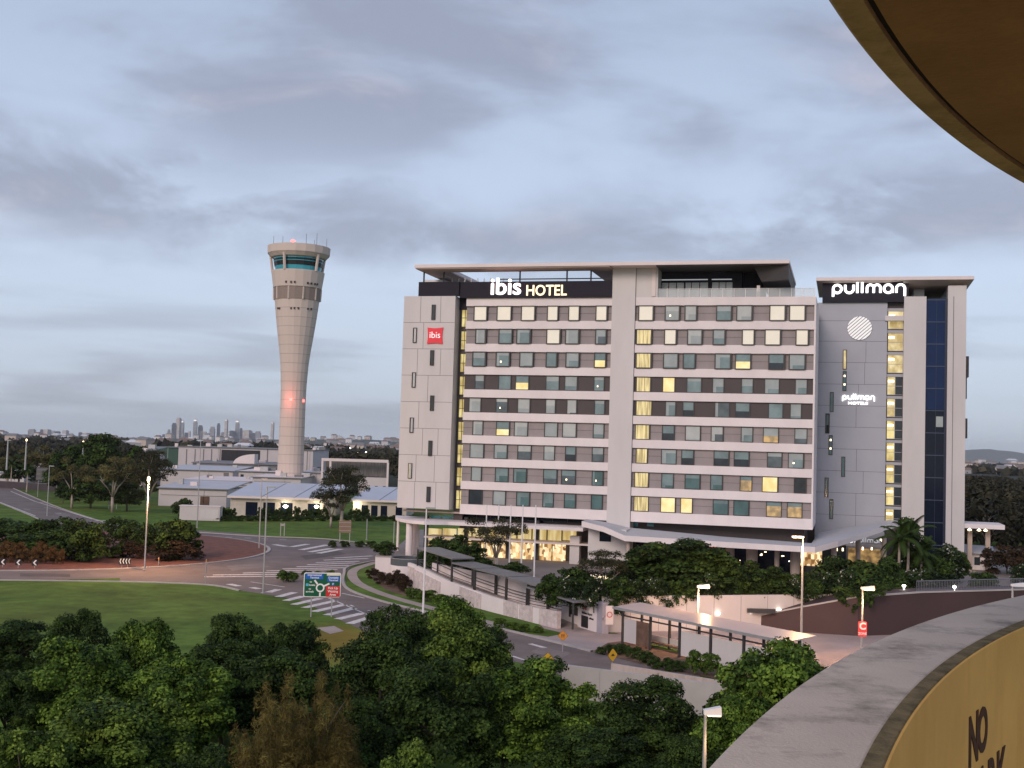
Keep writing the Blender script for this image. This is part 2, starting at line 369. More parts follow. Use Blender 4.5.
# ------------------------------------------------------------------ ground
def grassmat():
    m = mat('grass_ground', (0.095, 0.160, 0.028), 0.95, 0.30, 0.55, bump=0.6, bscale=2.0, spec=0.1)
    nt = m.node_tree; b = nt.nodes['Principled BSDF']
    # drier, yellower patches and a coarse darker country beyond the airport
    src = b.inputs['Base Color'].links[0].from_socket
    t = nt.nodes.new('ShaderNodeTexCoord')
    n = nt.nodes.new('ShaderNodeTexNoise'); n.inputs['Scale'].default_value = 0.022; n.inputs['Detail'].default_value = 4
    nt.links.new(t.outputs['Object'], n.inputs['Vector'])
    mr = nt.nodes.new('ShaderNodeMapRange'); mr.inputs[1].default_value = 0.50; mr.inputs[2].default_value = 0.72
    nt.links.new(n.outputs['Fac'], mr.inputs[0])
    x = nt.nodes.new('ShaderNodeMix'); x.data_type = 'RGBA'; nt.links.new(mr.outputs[0], x.inputs['Factor'])
    nt.links.new(src, x.inputs['A']); x.inputs['B'].default_value = (0.13, 0.15, 0.03, 1)
    # yellow pool of lamplight painted into the lawn below the sign, ragged edge
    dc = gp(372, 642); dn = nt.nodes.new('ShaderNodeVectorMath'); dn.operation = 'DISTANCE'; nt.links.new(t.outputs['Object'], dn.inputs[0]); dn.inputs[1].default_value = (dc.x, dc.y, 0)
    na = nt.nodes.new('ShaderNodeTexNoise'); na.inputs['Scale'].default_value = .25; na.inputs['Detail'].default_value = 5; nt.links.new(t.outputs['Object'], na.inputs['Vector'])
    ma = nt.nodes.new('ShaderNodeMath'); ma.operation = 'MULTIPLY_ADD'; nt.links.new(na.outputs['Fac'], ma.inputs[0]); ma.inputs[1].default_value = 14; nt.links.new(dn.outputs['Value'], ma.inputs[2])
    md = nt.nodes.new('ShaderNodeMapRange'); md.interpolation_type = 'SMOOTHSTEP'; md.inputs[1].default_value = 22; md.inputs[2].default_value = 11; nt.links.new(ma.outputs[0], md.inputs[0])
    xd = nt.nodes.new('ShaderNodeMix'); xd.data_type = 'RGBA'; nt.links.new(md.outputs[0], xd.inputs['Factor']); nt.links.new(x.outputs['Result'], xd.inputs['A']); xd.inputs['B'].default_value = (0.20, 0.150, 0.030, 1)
    # mottling from mowing and wear
    nw = nt.nodes.new('ShaderNodeTexNoise'); nw.inputs['Scale'].default_value = .11; nw.inputs['Detail'].default_value = 8; nw.inputs['Roughness'].default_value = .7; nt.links.new(t.outputs['Object'], nw.inputs['Vector'])
    mw_ = nt.nodes.new('ShaderNodeMapRange'); mw_.inputs[1].default_value = .35; mw_.inputs[2].default_value = .65; mw_.inputs[3].default_value = .62; mw_.inputs[4].default_value = 1.2; nt.links.new(nw.outputs['Fac'], mw_.inputs[0])
    xm = nt.nodes.new('ShaderNodeVectorMath'); xm.operation = 'SCALE'; nt.links.new(xd.outputs['Result'], xm.inputs[0]); nt.links.new(mw_.outputs[0], xm.inputs['Scale'])
    g = nt.nodes.new('ShaderNodeNewGeometry'); v = nt.nodes.new('ShaderNodeVectorMath'); v.operation = 'LENGTH'
    nt.links.new(g.outputs['Position'], v.inputs[0])
    mr2 = nt.nodes.new('ShaderNodeMapRange'); mr2.inputs[1].default_value = 330; mr2.inputs[2].default_value = 480
    nt.links.new(v.outputs['Value'], mr2.inputs[0])
    x2 = nt.nodes.new('ShaderNodeMix'); x2.data_type = 'RGBA'; nt.links.new(mr2.outputs[0], x2.inputs['Factor'])
    nt.links.new(xm.outputs[0], x2.inputs['A']); x2.inputs['B'].default_value = (0.040, 0.042, 0.030, 1)
    nt.links.new(x2.outputs['Result'], b.inputs['Base Color'])
    return m
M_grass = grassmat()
gmb = MB(); S = 24000
gmb.face([(-S, -400, 0), (S, -400, 0), (S, 27000, 0), (-S, 27000, 0)])
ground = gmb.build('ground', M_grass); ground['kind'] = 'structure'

P2 = lambda pts, z=0.0: [gp(x, y, z) for x, y in pts]
# roundabout: mulch island, ring of asphalt, joining roads
RC = Vector((-70.5, 182.0, 0)); RI, RO = 34.0, 44.0
ring = [RC + Vector((math.cos(a), math.sin(a), 0)) * RO for a in np.linspace(0, 2 * math.pi, 96, endpoint=False)]
road = flat('road', ring, 0.012, M_asph)
isl = [RC + Vector((math.cos(a), math.sin(a), 0)) * (RI - 0.3) for a in np.linspace(0, 2 * math.pi, 96, endpoint=False)]
mb = MB(); mb.prism([(p.x, p.y, 0.0) for p in isl], [(p.x, p.y, 0.16) for p in isl])
o = mb.build('mulch_bed', M_mulch); o['kind'] = 'structure'
strip('roundabout_kerb', [RC + Vector((math.cos(a), math.sin(a), 0)) * RI for a in np.linspace(0, 2 * math.pi, 97)], 0.5, 0.0, 0.14, M_kerb)
# road in from the upper left of the view
r2 = flat('road', P2([(-40, 472), (10, 487), (52, 505), (96, 520), (150, 535), (175, 541), (120, 556), (70, 538), (36, 518), (0, 503), (-40, 490)]), 0.008, M_asph)
# the junction east of the roundabout and the road down past the hotel
r3 = flat('road', P2([(150, 529), (205, 533), (260, 537), (330, 540), (402, 549), (404, 556), (352, 566), (344, 574), (347, 588), (376, 600), (420, 611), (470, 622), (520, 634),
                      (592, 652), (640, 664), (700, 676), (690, 700), (600, 690), (520, 663), (470, 655), (420, 650), (366, 632), (340, 620), (300, 600), (262, 594), (236, 590), (205, 584),
                      (120, 581), (120, 560)]), 0.016, M_asph)
mk = MB()
def bar(x0, y0, x1, y1, th=0.55, z=0.024):
    a = gp(x0, y0); b = gp(x1, y1); t = (b - a); t.z = 0; t.normalize(); n = Vector((-t.y, t.x, 0)) * th / 2
    mk.face([(p.x, p.y, z) for p in (a + n, b + n, b - n, a - n)])
Z3 = lambda x, y: (200 + .2148 * x, 530 + .2148 * y)
for (a, b, c, d, th) in ((135, 252, 182, 262, .9), (240, 268, 275, 275, .9), (318, 291, 366, 277, .9), (363, 312, 440, 291, .9), (398, 330, 480, 309, .9), (435, 348, 560, 319, .9), (485, 363, 630, 330, .9),
                     (530, 381, 672, 348, .9), (588, 397, 716, 365, .9), (640, 416, 757, 388, .9), (695, 437, 792, 407, .9)):
    bar(*Z3(a, b), *Z3(c, d), th)
bar(*Z3(600, 318), *Z3(792, 400), .22)
bar(*Z3(700, 350), *Z3(715, 357), .25); bar(*Z3(660, 295), *Z3(765, 318), .25)
bar(*Z3(235, 242), *Z3(395, 266), .22); bar(*Z3(780, 375), *Z3(820, 385), .22)
for (a, b, c, d) in ((345, 68, 402, 77), (425, 79, 502, 66), (470, 93, 592, 70), (510, 103, 612, 86), (550, 109, 657, 89)):
    bar(*Z3(a, b), *Z3(c, d), 1.1)
for (a, b, c, d) in ((20, 219, 380, 216), (60, 210, 400, 207), (200, 201, 560, 195), (310, 191, 640, 185), (385, 182, 690, 176), (450, 172, 692, 165), (500, 162, 722, 154), (540, 152, 742, 146), (575, 141, 782, 133), (625, 131, 805, 121)):
    bar(*Z3(a, b), *Z3(c, d), 0.75)
for x in (38, 118, 208, 285, 370): bar(*Z3(x, 28 + x * .045), *Z3(x + 32, 29.5 + x * .045), .35)
Zl = lambda x, y: (x * .2148, 420 + .2148 * y)
bar(*Zl(50, 332), *Zl(160, 378), .3); bar(*Zl(160, 378), *Zl(430, 462), .3); bar(*Zl(0, 383), *Zl(165, 447), .3)
for (a, b) in ((110, 415), (185, 385), (205, 408), (255, 433)): bar(*Zl(a, b), *Zl(a + 30, b + 3), .35)
for (a, b) in ((440, 470), (455, 481), (470, 492), (470, 521), (480, 536)): bar(*Zl(a, b), *Zl(a + 55, b - 1), .8)
bar(530, 644, 545, 648, .5); bar(508, 655, 530, 662, .3); bar(552, 665, 575, 672, .3)
mk.build('lane_marking', M_mark, r3)
# kerbs and footpaths
K1 = smoothline(P2([(404, 556), (352, 566), (344, 574), (346, 588), (376, 600), (420, 611), (470, 622), (520, 634), (592, 652)]), 8)
strip('kerb', K1, 0.35, 0.0, 0.14, M_kerb)
strip('kerb', smoothline(P2([(0, 503), (36, 518), (60, 530)]), 4), 0.3, 0.0, 0.13, M_kerb)
strip('kerb', smoothline(P2([(10, 487), (52, 505), (96, 520), (130, 529)]), 4), 0.3, 0.0, 0.13, M_kerb)
strip('kerb', smoothline(P2([(190, 532), (260, 536.5), (330, 539.5), (402, 548.5)]), 4), 0.3, 0.0, 0.13, M_kerb)
strip('kerb', smoothline(P2([(0, 580.5), (120, 582), (205, 585), (240, 591)]), 6), 0.3, 0.0, 0.13, M_kerb)
strip('footpath', smoothline(P2([(396, 557), (364, 566), (352.5, 572), (356, 581.5), (372, 590), (395, 598), (424, 606), (458, 615), (505, 626), (560, 637)]), 8), 1.25, 0.0, 0.03, M_path)
flat('planting_bed', P2([(372, 567), (398, 558), (410, 585), (412, 598), (386, 590), (372, 579)]), 0.012, M_bark)
flat('driveway', P2([(520, 634), (540, 626), (560, 617), (575, 612), (600, 634), (640, 634), (640, 648), (612, 656), (592, 652)]), 0.020, M_apron)
flat('planting_bed', P2([(592, 652), (608, 643), (625, 641), (760, 672), (770, 690), (640, 664)]), 0.028, M_bark)
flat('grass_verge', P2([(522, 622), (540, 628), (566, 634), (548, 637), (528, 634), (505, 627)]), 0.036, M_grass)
flat('forecourt', P2([(760, 668), (640, 640), (612, 632), (604, 628), (735, 620), (1050, 618), (1050, 760)]), 0.018, M_apron)
# darker and paler repair patches in the asphalt
M_patch = mat('asphalt_patch', (0.10, 0.082, 0.078), 0.9, 0.25, 0.6); M_patch2 = mat('asphalt_worn', (0.20, 0.165, 0.155), 0.85, 0.2, 0.6)
for k, q in enumerate((((226, 566), (262, 563), (270, 567), (232, 571)), ((300, 556), (338, 551), (346, 554), (306, 560)), ((300, 588), (326, 584), (338, 589), (312, 594)), ((400, 617), (430, 622), (424, 629), (392, 622)), ((540, 647), (572, 653), (560, 659), (530, 652)), ((20, 573.5), (70, 574), (70, 577), (20, 576.5)), ((60, 512), (72, 515), (66, 518), (54, 514)))):
    flat('road', P2(q), .0195, M_patch if k % 2 else M_patch2)
# mown dry strip of lawn beside the sign
flat('worn_patch', P2([(316, 628), (334, 626), (344, 631), (330, 634)]), 0.010, M_path)

# ------------------------------------------------------------------ hotel with the red sign
A_ = at(461, 510, 164.5); B_ = at(812, 520, 152.0)
U = Vector((B_.x - A_.x, B_.y - A_.y, 0)).normalized(); N = Vector((-U.y, U.x, 0))
HO = Vector((A_.x, A_.y, 0)); HRZ = math.atan2(U.y, U.x)
def hu(px, py, v=0.0):                 # (along the facade, height) of the point at a pixel on a plane v metres behind the facade
    r = ray(px, py); t = ((HO + N * v) - CAM).dot(N) / r.dot(N); p = CAM + r * t
    return (p - HO).dot(U), p.z
def hw(u, v, z=0.0): return HO + U * u + N * v + Vector((0, 0, z))
hotel = empty('hotel', HO, HRZ, 'long white ten-storey hotel with rows of square windows and a red glowing roof sign', 'hotel')
uL = hu(457.5, 300)[0]; uF0 = hu(466.5, 300)[0]; uP0 = hu(612.4, 300)[0]; uP1 = hu(635.5, 300)[0]; uE = hu(815.5, 300)[0]
uBL = hu(406.5, 300)[0]
T = hu(640, 297.3)[1]; FH = 3.14; NF = 9; BH = 1.09
ZB = T - 9 * FH - 1.35                # underside of the lowest white band
DEP = 17.0
# core behind the cladding
mb = MB(); mb.box(uF0, uP0 - .002, 0.35, DEP, ZB + .3, T - 0.4); mb.box(uP1 + .002, uE - 0.15, 0.35, DEP, ZB + .3, T - 0.4)
mb.build('cladding_wall', M_mauve, hotel)
mb = MB()                              # the two dark floors in the middle
for a, b in ((uF0, uP0 - .01), (uP1 + .01, uE - 0.17)):
    for k in (3, 4): mb.box(a, b, 0.30, 0.35, T - k * FH - FH, T - k * FH - BH)
for k in range(NF):                    # horizontal lines in the cladding
    zz = T - k * FH - BH
    for a, b in ((uF0, uP0 - .01), (uP1 + .01, uE - .17)): mb.box(a, b, 0.325, 0.351, zz - 1.03, zz - 1.0)
mb.build('dark_cladding', M_dkclad, hotel)
mb = MB()
for k in range(10):
    h = BH if k < 9 else 1.35
    for a, b in ((uF0, uP0 - .004), (uP1 + .004, uE)):
        mb.box(a, b, 0.0, 0.5, T - k * FH - h, T - k * FH)
mb.box(uE - 0.12, uE + 0.1, 0.03, DEP, ZB + .01, T + .0)
mb.build('white_band', M_white, hotel)
zroof = hu(625, 263)[1]
mb = MB(); mb.box(uP0, uP1, -0.25, DEP, 4.0, zroof); mb.box(uP1 + .003, hu(658, 280)[0], 0.02, 9.0, T + .003, zroof - 0.2)
mb.build('pier', M_pier, hotel)
mb = MB()
up = hu(637, 300)[0]; mb.box(uP1 - .001, uP1 + .05, -0.02, 0.4, ZB, zroof - .3)
mb.build('pier_joint', M_joint, hotel)
# solid end block with slit windows
ZBL = hu(430, 508.5)[1]; TBL = hu(430, 297)[1]
mb = MB(); mb.box(uBL, uL, -0.9, DEP, ZBL, TBL); mb.build('end_block', M_panel, hotel)
mb = MB(); nfl = 8; ph = (TBL - ZBL) / nfl
js = [0, 2, 4, 1, 3, 2, 4, 1]
for k in range(nfl + 1):
    z = TBL - k * (TBL - ZBL) / nfl - (0.02 if k == 0 else 0)
    if 0 < k < nfl: mb.box(uBL, uL, -0.906, -0.90, z - .03, z + .03)
for k in range(nfl):
    for fr in ((0.33, 0.72), (0.40,), (0.30, 0.75), (0.52,), (0.36,), (0.45, 0.75), (0.34, 0.70), (0.33, 0.74))[k]:
        u = uBL + (uL - uBL) * fr; mb.box(u - .03, u + .03, -0.906, -0.90, TBL - (k + 1) * ph + .03, TBL - k * ph - .03)
mb.build('panel_joint', M_joint, hotel)
Z1 = lambda x, y: (400 + .2148 * x, 250 + .2148 * y)
Z4 = lambda x, y: (390 + .2246 * x, 400 + .2246 * y)
for k, (x, y) in enumerate([Z1(157, 290), Z1(70, 397), Z1(150, 502), Z1(65, 605), Z1(150, 713), Z4(97, 112), Z4(180, 215), Z4(90, 315), Z4(172, 420)]):
    u, z = hu(x, y, -0.9)
    mb = MB()
    for a, b in ((-.28, -.2), (.2, .28)): mb.box(u + a, u + b, -1.05, -0.90, z - 1.05, z + 1.05)
    mb.box(u - .2, u + .2, -1.05, -.90, z + .97, z + 1.05); mb.box(u - .2, u + .2, -1.05, -.9, z - 1.05, z - .97)
    fr = mb.build('slit_window', M_frame, hotel)
    pm = MB().box(u - .2, u + .2, -.93, -.905, z - .97, z + .97); pm.build('pane', M_roomdeep if k != 7 else M_litpull, fr)
    bm_ = MB().box(u - .12, u + .16, -.99, -.95, z - .95, z + .95); bm_.build('blind', M_steel if k % 2 else M_frame, fr)
# stairwell glazing between the block and the rooms
mb = MB(); mb.box(uL + .005, uF0 - .005, 1.2, 2.0, ZB - 1, T - 0.6); mb.build('stair_recess', M_dkclad, hotel)
uS0 = uL + (uF0 - uL) * 0.30
for k in range(9):
    zt = T - k * FH - 1.3
    g = MB().box(uS0, uF0 - .02, 1.10, 1.18, zt - 2.6, zt); g = g.build('stair_glazing', M_litstair, hotel)
    f = MB()
    for zz in (zt - 2.6, zt - 1.35, zt - .05): f.box(uS0, uF0 - .02, 1.02, 1.10, zz, zz + .07)
    f.box(uS0 - .1, uS0, 1.0, 1.18, zt - 2.7, zt + .1); f.box((uS0 + uF0) / 2 - .03, (uS0 + uF0) / 2 + .03, 1.02, 1.099, zt - 2.6, zt)
    f.build('glazing_bar', M_frame, g)
# windows: left and right edges in the photo, row by row
Z2 = lambda x, y: (600 + .2148 * x, 250 + .2148 * y)
Z5 = lambda x, y: (600 + .2148 * x, 400 + .2148 * y)
WL_ = [(Z1, 295, [(345, 405), (452, 518), (565, 628), (686, 736), (785, 835), (912, 964)], 'wwwwww'),
       (Z1, 403, [(352, 398), (460, 522), (543, 606), (683, 745), (770, 832), (910, 960)], 'gttwgt'),
       (Z1, 509, [(338, 398), (447, 510), (557, 620), (680, 730), (772, 834), (905, 958)], 'tttttH'),
       (Z1, 615, [(345, 390), (455, 515), (535, 598), (676, 740), (764, 824), (900, 950)], 'ttHttt'),
       (Z4, 24, [(348, 403), (468, 522), (565, 622), (690, 735), (785, 830), (908, 955)], 'gggggt'),
       (Z4, 124, [(365, 412), (470, 530), (550, 612), (685, 745), (765, 828), (902, 952)], 'gHgLgt'),
       (Z4, 228, [(352, 415), (460, 520), (565, 627), (682, 732), (778, 826), (897, 950)], 'btggBt'),
       (Z4, 330, [(358, 405), (465, 525), (546, 606), (680, 742), (760, 825), (897, 948)], 'bddddd'),
       (Z4, 432, [(347, 408), (455, 513), (560, 620), (677, 727), (773, 825), (893, 945)], 'Dbdddd')]
WR_ = [(Z2, 294, [(180, 248), (303, 370), (395, 450), (542, 612), (636, 708), (790, 862), (882, 955)], 'wggtgww'),
       (Z2, 405, [(170, 240), (300, 355), (407, 475), (526, 582), (662, 718), (768, 840), (912, 970)], 'Cwgtwww'),
       (Z2, 517, [(168, 238), (295, 363), (387, 443), (535, 608), (630, 702), (785, 857), (880, 955)], 'CtttHBt'),
       (Z2, 627, [(167, 235), (290, 348), (402, 472), (522, 577), (657, 713), (765, 835), (908, 965)], 'CYttttt'),
       (Z2, 740, [(165, 240), (302, 352), (383, 437), (532, 603), (628, 697), (783, 852), (884, 938)], 'CtBtBtt'),
       (Z5, 150, [(162, 230), (287, 345), (395, 467), (515, 573), (655, 712), (758, 832), (905, 965)], 'CBggtPt'),
       (Z5, 262, [(165, 220), (283, 355), (377, 435), (528, 600), (622, 694), (777, 848), (875, 948)], 'CtBBBtt'),
       (Z5, 373, [(158, 225), (284, 342), (393, 465), (512, 570), (650, 708), (754, 828), (902, 960)], 'CdddAYD'),
       (Z5, 485, [(155, 225), (280, 350), (373, 430), (524, 597), (620, 693), (773, 846), (870, 942)], 'CYYddAA')]
PM = {'w': M_roomwhite, 't': M_roomteal, 'g': M_roomgrey, 'd': M_roomdeep, 'b': M_roomgrey, 'Y': M_lityellow, 'C': M_litcurtain, 'D': M_roomdark, 'A': M_litamber,
      'H': M_roomteal, 'B': M_roomteal, 'L': M_roomgrey, 'P': M_roomgrey}
HALF = {'H': M_lityellow, 'B': M_roomdark, 'P': M_litamber, 'A': M_roomteal}
def win(u0, u1, zt, zb, code, proud):
    f = MB(); y0 = 0.30 - proud; fw = 0.085 if proud < .2 else 0.13
    f.box(u0 - fw, u0, y0, 0.349, zb - fw, zt + fw); f.box(u1, u1 + fw + random.uniform(.0, .1), y0, 0.349, zb - fw, zt + fw)
    f.box(u0, u1, y0, 0.349, zt, zt + fw); f.box(u0, u1, y0, 0.349, zb - fw - .02, zb)
    fr = f.build('window', M_frame, hotel)
    p = MB(); gy = y0 + 0.10
    if code in HALF:
        zm = zb + (zt - zb) * random.uniform(.40, .5)
        if code == 'A': zm = zb + (zt - zb) * .72
        p.box(u0, u1, gy, gy + .03, zm, zt, 0 if code != 'A' else 1); p.box(u0, u1, gy + .004, gy + .03, zb, zm, 1 if code != 'A' else 0)
        p.build('pane', [PM[code], HALF[code]], fr)
    else:
        if code in 'tgd':
            bz = zt - (zt - zb) * random.choice((0, .25, .4, .55, .7, .85)) * random.uniform(.8, 1.1); uc = u0 + (u1 - u0) * random.choice((0, 0, .2, .3))
            hi = {'t': M_roomgrey, 'g': M_roompale, 'd': M_roomteal}[code]; lo = PM[code] if random.random() > .22 else M_roomdim  # lighter upper part: sky reflection put into the pane colour as blinds
            if zt - bz > .1: p.box(u0, u1, gy, gy + .03, bz, zt, 0)
            else: bz = zt
            if uc > u0: p.box(u0, uc, gy + .002, gy + .03, zb, bz, 0)
            p.box(uc, u1, gy + .004, gy + .03, zb, bz, 1); pn = p.build('pane', [hi, lo], fr)
            if random.random() < .09: MB().box(u0 + (u1 - u0) * .3, u0 + (u1 - u0) * .40, gy - .004, gy + .001, zb + .5, zb + .68).build('room_lamp', M_lampwarm, fr)
        else: p.box(u0, u1, gy, gy + .03, zb, zt); p.build('pane', PM[code], fr)
for rows, side in ((WL_, 0), (WR_, 1)):
    for k, (Zf, yc, spans, codes) in enumerate(rows):
        zt = T - k * FH - BH - .07; zb = T - (k + 1) * FH + .07
        for (a, b), c in zip(spans, codes):
            pa = Zf(a, yc); pb = Zf(b, yc)
            win(hu(*pa)[0] + .09, hu(*pb)[0] - .09, zt - .05, zb + .04, c, 0.42 if k < 3 else 0.12)
# black roof sign
zs0, zs1 = hu(520, 297)[1], hu(520, 281.8)[1]
uq = hu(458.5, 290, -0.9)[0]
mb = MB(); mb.box(hu(418.5, 290, -.7)[0], uq, -0.7, -0.3, TBL + .005, zs1); mb.box(uq + .01, uP0 - .01, -0.35, 0.1, T + .005, zs1)
mb.box(uq - .05, uq + .006, -0.3, 6.0, TBL + .006, zs1); mb.box(uL + .01, uF0, 1.0, 3.0, T - 1.5, T + .4)
mb.build('sign_band', M_black, hotel)
def hmid(x0, x1, y0, y1, v):
    a = hu((x0 + x1) / 2, (y0 + y1) / 2, v); w = hu(x1, y0, v)[0] - hu(x0, y0, v)[0]; h = hu(x0, y0, v)[1] - hu(x0, y1, v)[1]
    return a[0], a[1], w, h
X0, Y0 = Z1(420, 135); X1, Y1 = Z1(565, 215)
u, z, w, h = hmid(X0, X1, Y0, Y1, -.45)
t_ = text('lettering', 'ibis', h * 1.36, M_signwhite, hotel, (u, -0.48, z + .05), ext=0.08, bold=0.045, sx=1.06)
for k_ in range(3): lamp_light((u - w * .4 + k_ * w * .4, -1.0, z + h * .1), 9, (1, .06, .08), .3, hotel)
X0, Y0 = Z1(590, 165); X1, Y1 = Z1(770, 215)
u, z, w, h = hmid(X0, X1, Y0, Y1, -.45)
text('lettering', 'HOTEL', h * 1.38, M_signwarm, hotel, (u, -0.44, z), ext=0.05, bold=0.022, sx=0.90)
# roof canopy over the left half: flat slab, soffit tapering in, posts and plant
zc1 = hu(520, 263.2, -2.6)[1]; ucl = hu(414.5, 266, -2.6)[0]; ucr = hu(789.5, 262, -2.6)[0]
uo0, uo1 = hu(452, 275, 1.5)[0], hu(592, 275, 1.5)[0]
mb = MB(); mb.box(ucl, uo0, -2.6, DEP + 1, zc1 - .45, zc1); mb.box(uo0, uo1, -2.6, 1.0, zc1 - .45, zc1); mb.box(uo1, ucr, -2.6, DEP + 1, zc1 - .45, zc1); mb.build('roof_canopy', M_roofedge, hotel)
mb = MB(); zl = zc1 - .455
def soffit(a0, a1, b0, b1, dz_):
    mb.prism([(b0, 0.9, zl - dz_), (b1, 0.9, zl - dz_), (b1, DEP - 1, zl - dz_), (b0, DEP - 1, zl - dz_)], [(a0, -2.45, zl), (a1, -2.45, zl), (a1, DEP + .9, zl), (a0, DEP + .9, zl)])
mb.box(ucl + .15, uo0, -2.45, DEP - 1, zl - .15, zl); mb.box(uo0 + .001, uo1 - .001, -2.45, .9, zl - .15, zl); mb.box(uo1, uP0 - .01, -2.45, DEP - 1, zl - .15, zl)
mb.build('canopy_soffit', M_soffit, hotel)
mb = MB(); ur0 = hu(658.5, 270)[0]; urr = hu(762, 280)[0]
mb.box(ur0, ucr - .1, -2.4, DEP, zl - .12, zl)
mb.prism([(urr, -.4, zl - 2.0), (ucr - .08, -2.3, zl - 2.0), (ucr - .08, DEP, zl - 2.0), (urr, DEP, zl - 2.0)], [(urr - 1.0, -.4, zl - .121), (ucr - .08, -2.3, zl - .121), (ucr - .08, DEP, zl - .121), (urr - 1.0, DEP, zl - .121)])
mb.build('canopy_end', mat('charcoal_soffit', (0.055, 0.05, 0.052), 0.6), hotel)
mb = MB()
for x in (424, 444, 520, 567, 591):
    u = hu(x, 275, 0.4)[0]; MB().box(u - .09, u + .09, 0.35, 0.53, zs1 - 1.0, zl).build('roof_post', M_steeldark, hotel)
mb.box(hu(500, 278, .4)[0], uP0 - .02, .36, .44, zs1 + .35, zs1 + .5)
mb.build('roof_rail', M_steeldark, hotel)
mb = MB()
for k in range(9):
    u = hu(452, 275, 5)[0] + k * 0.95; mb.box(u, u + .12, 5.0, 5.12, zs1 - 1, zl - .4)
    mb.tube([(u, 5.1, zs1 - .8), (u + 1.0, 5.3, zl - .6)], .06, 5)
mb.box(hu(425, 275, 6)[0], hu(445, 275, 6)[0], 6, 10, zs1 - 1, zl - .4)
mb.build('roof_plant', M_steel, hotel)
# roof terrace room on the right
mb = MB(); ub0, ub1 = hu(658.5, 280, 3)[0], hu(742, 280, 3)[0]
mb.box(ub0, ub1, 3.0, DEP - 1, T - .5, zl - .15)
mb.box(ub1 + .001, hu(761, 285, 4)[0], 4.5, DEP - 2, T - .5, zl - .15)
mb.build('terrace_room', M_black, hotel)
Zp = [(288, 318), (322, 354), (358, 390), (398, 424), (428, 462), (466, 502), (522, 552), (556, 584), (588, 616)]
for a, b in Zp:
    a0 = hu(Z2(a, 0)[0], 290, 2.9)[0]; b0 = hu(Z2(b, 0)[0], 290, 2.9)[0]; zt = hu(670, Z2(0, 153)[1], 2.9)[1]
    f = MB().box(a0, b0, 2.86, 2.96, T - .1, zt); f = f.build('terrace_door', mat('terrace_frame_white', (0.5, 0.48, 0.46), 0.5), hotel)
    MB().box(a0 + .1, b0 - .1, 2.83, 2.855, T + .15, zt - .12).build('pane', M_roomgrey, f)
mb = MB(); mb.box(hu(662, 271, 2.9)[0], hu(708, 271, 2.9)[0], 2.8, 2.95, zl - 1.25, zl - 1.12); mb.box(hu(712, 271, 2.9)[0], hu(732, 271, 2.9)[0], 2.8, 2.95, zl - 1.25, zl - 1.12)
mb.build('light_strip', mat('dim_strip', (0.5, 0.5, 0.5), 0.5, emit=(0.8, 0.85, 0.9), estr=0.25), hotel)
mb = MB(); u = hu(654, 280)[0]; mb.box(u - .25, u + .25, -.1, .018, T + .1, zroof - .7)
u = hu(758.5, 286, 1)[0]; mb.box(u - .2, u + .2, .9, 1.3, T - .1, zl - 2.3); mb.build('terrace_post', M_roofedge, hotel)
m_bal = bpy.data.materials.new('balustrade_glass'); m_bal.use_nodes = True
b = m_bal.node_tree.nodes['Principled BSDF']; b.inputs['Base Color'].default_value = (0.75, 0.8, 0.82, 1); b.inputs['Roughness'].default_value = 0.1; b.inputs['Alpha'].default_value = 0.35
ug0, ug1 = hu(656, 292)[0], uE - .1; zg = hu(770, 288.4)[1]
mb = MB(); mb.box(ug0, ug1, .28, .30, T + .05, zg); mb.build('balustrade', m_bal, hotel)
mb = MB()
for k in range(15):
    u = ug0 + (ug1 - ug0) * k / 14; mb.box(u - .03, u + .03, .2, .27, T + .001, zg + .02)
mb.box(ug0, ug1, .2, .272, zg + .021, zg + .07)
mb.build('balustrade_post', M_polewhite, hotel)
# red square badge on the end block
u, z = hu(435.4, 335.7, -.9); s = 1.13; mb = MB(); n = 7
out = []
for (a, b) in (((-1, -1), (1, -1)), ((1, -1), (1, 1)), ((1, 1), (-1, 1)), ((-1, 1), (-1, -1))):
    for k in range(n):
        t = k / n; px_ = a[0] + (b[0] - a[0]) * t; pz_ = a[1] + (b[1] - a[1]) * t
        q = 1 - .10 * math.sin(math.pi * t)
        out.append((u + s * (px_ if abs(a[0] - b[0]) > 0 else px_ * q), z + s * (pz_ if abs(a[1] - b[1]) > 0 else pz_ * q)))
mb.prism([(x, -.902, y) for x, y in out], [(x, -1.12, y) for x, y in out])
badge = mb.build('badge', mat('red_badge', (0.55, 0.018, 0.03), 0.4, emit=(0.85, 0.05, 0.08), estr=0.22), hotel)
text('lettering', 'ibis', 1.25, mat('badge_lettering', (.8, .78, .78), .5, emit=(1, .95, .95), estr=.35), badge, (u, -1.14, z + .05), ext=.02, bold=.0, sx=1.0)

# lower floors of the hotel: clerestory, lobby, restaurant
ZP = 1.9                                # level of the forecourt
mb = MB(); mb.box(hu(460, 515, 2.6)[0], uE - 1, 2.6, DEP, ZP, ZB + .4); mb.build('lobby_wall', M_dkclad, hotel)
mb = MB(); mb.box(uBL + .3, uE - .4, 0.55, 2.5, ZB - .02, ZB + .2); mb.build('underside', M_soffit, hotel)
def hband(name, x0, x1, y0, y1, v, m, th=.05, parent=hotel):
    a = hu(x0, (y0 + y1) / 2, v); b = hu(x1, (y0 + y1) / 2, v); zt = hu((x0 + x1) / 2, y0, v)[1]; zb = hu((x0 + x1) / 2, y1, v)[1]
    return MB().box(a[0], b[0], v, v + th, zb, zt).build(name, m, parent)
for x0, x1 in ((431, 441), (442.5, 450), (451, 459)): hband('upper_glazing', x0, x1, 515.5, 521, 2.5, M_tealglass)
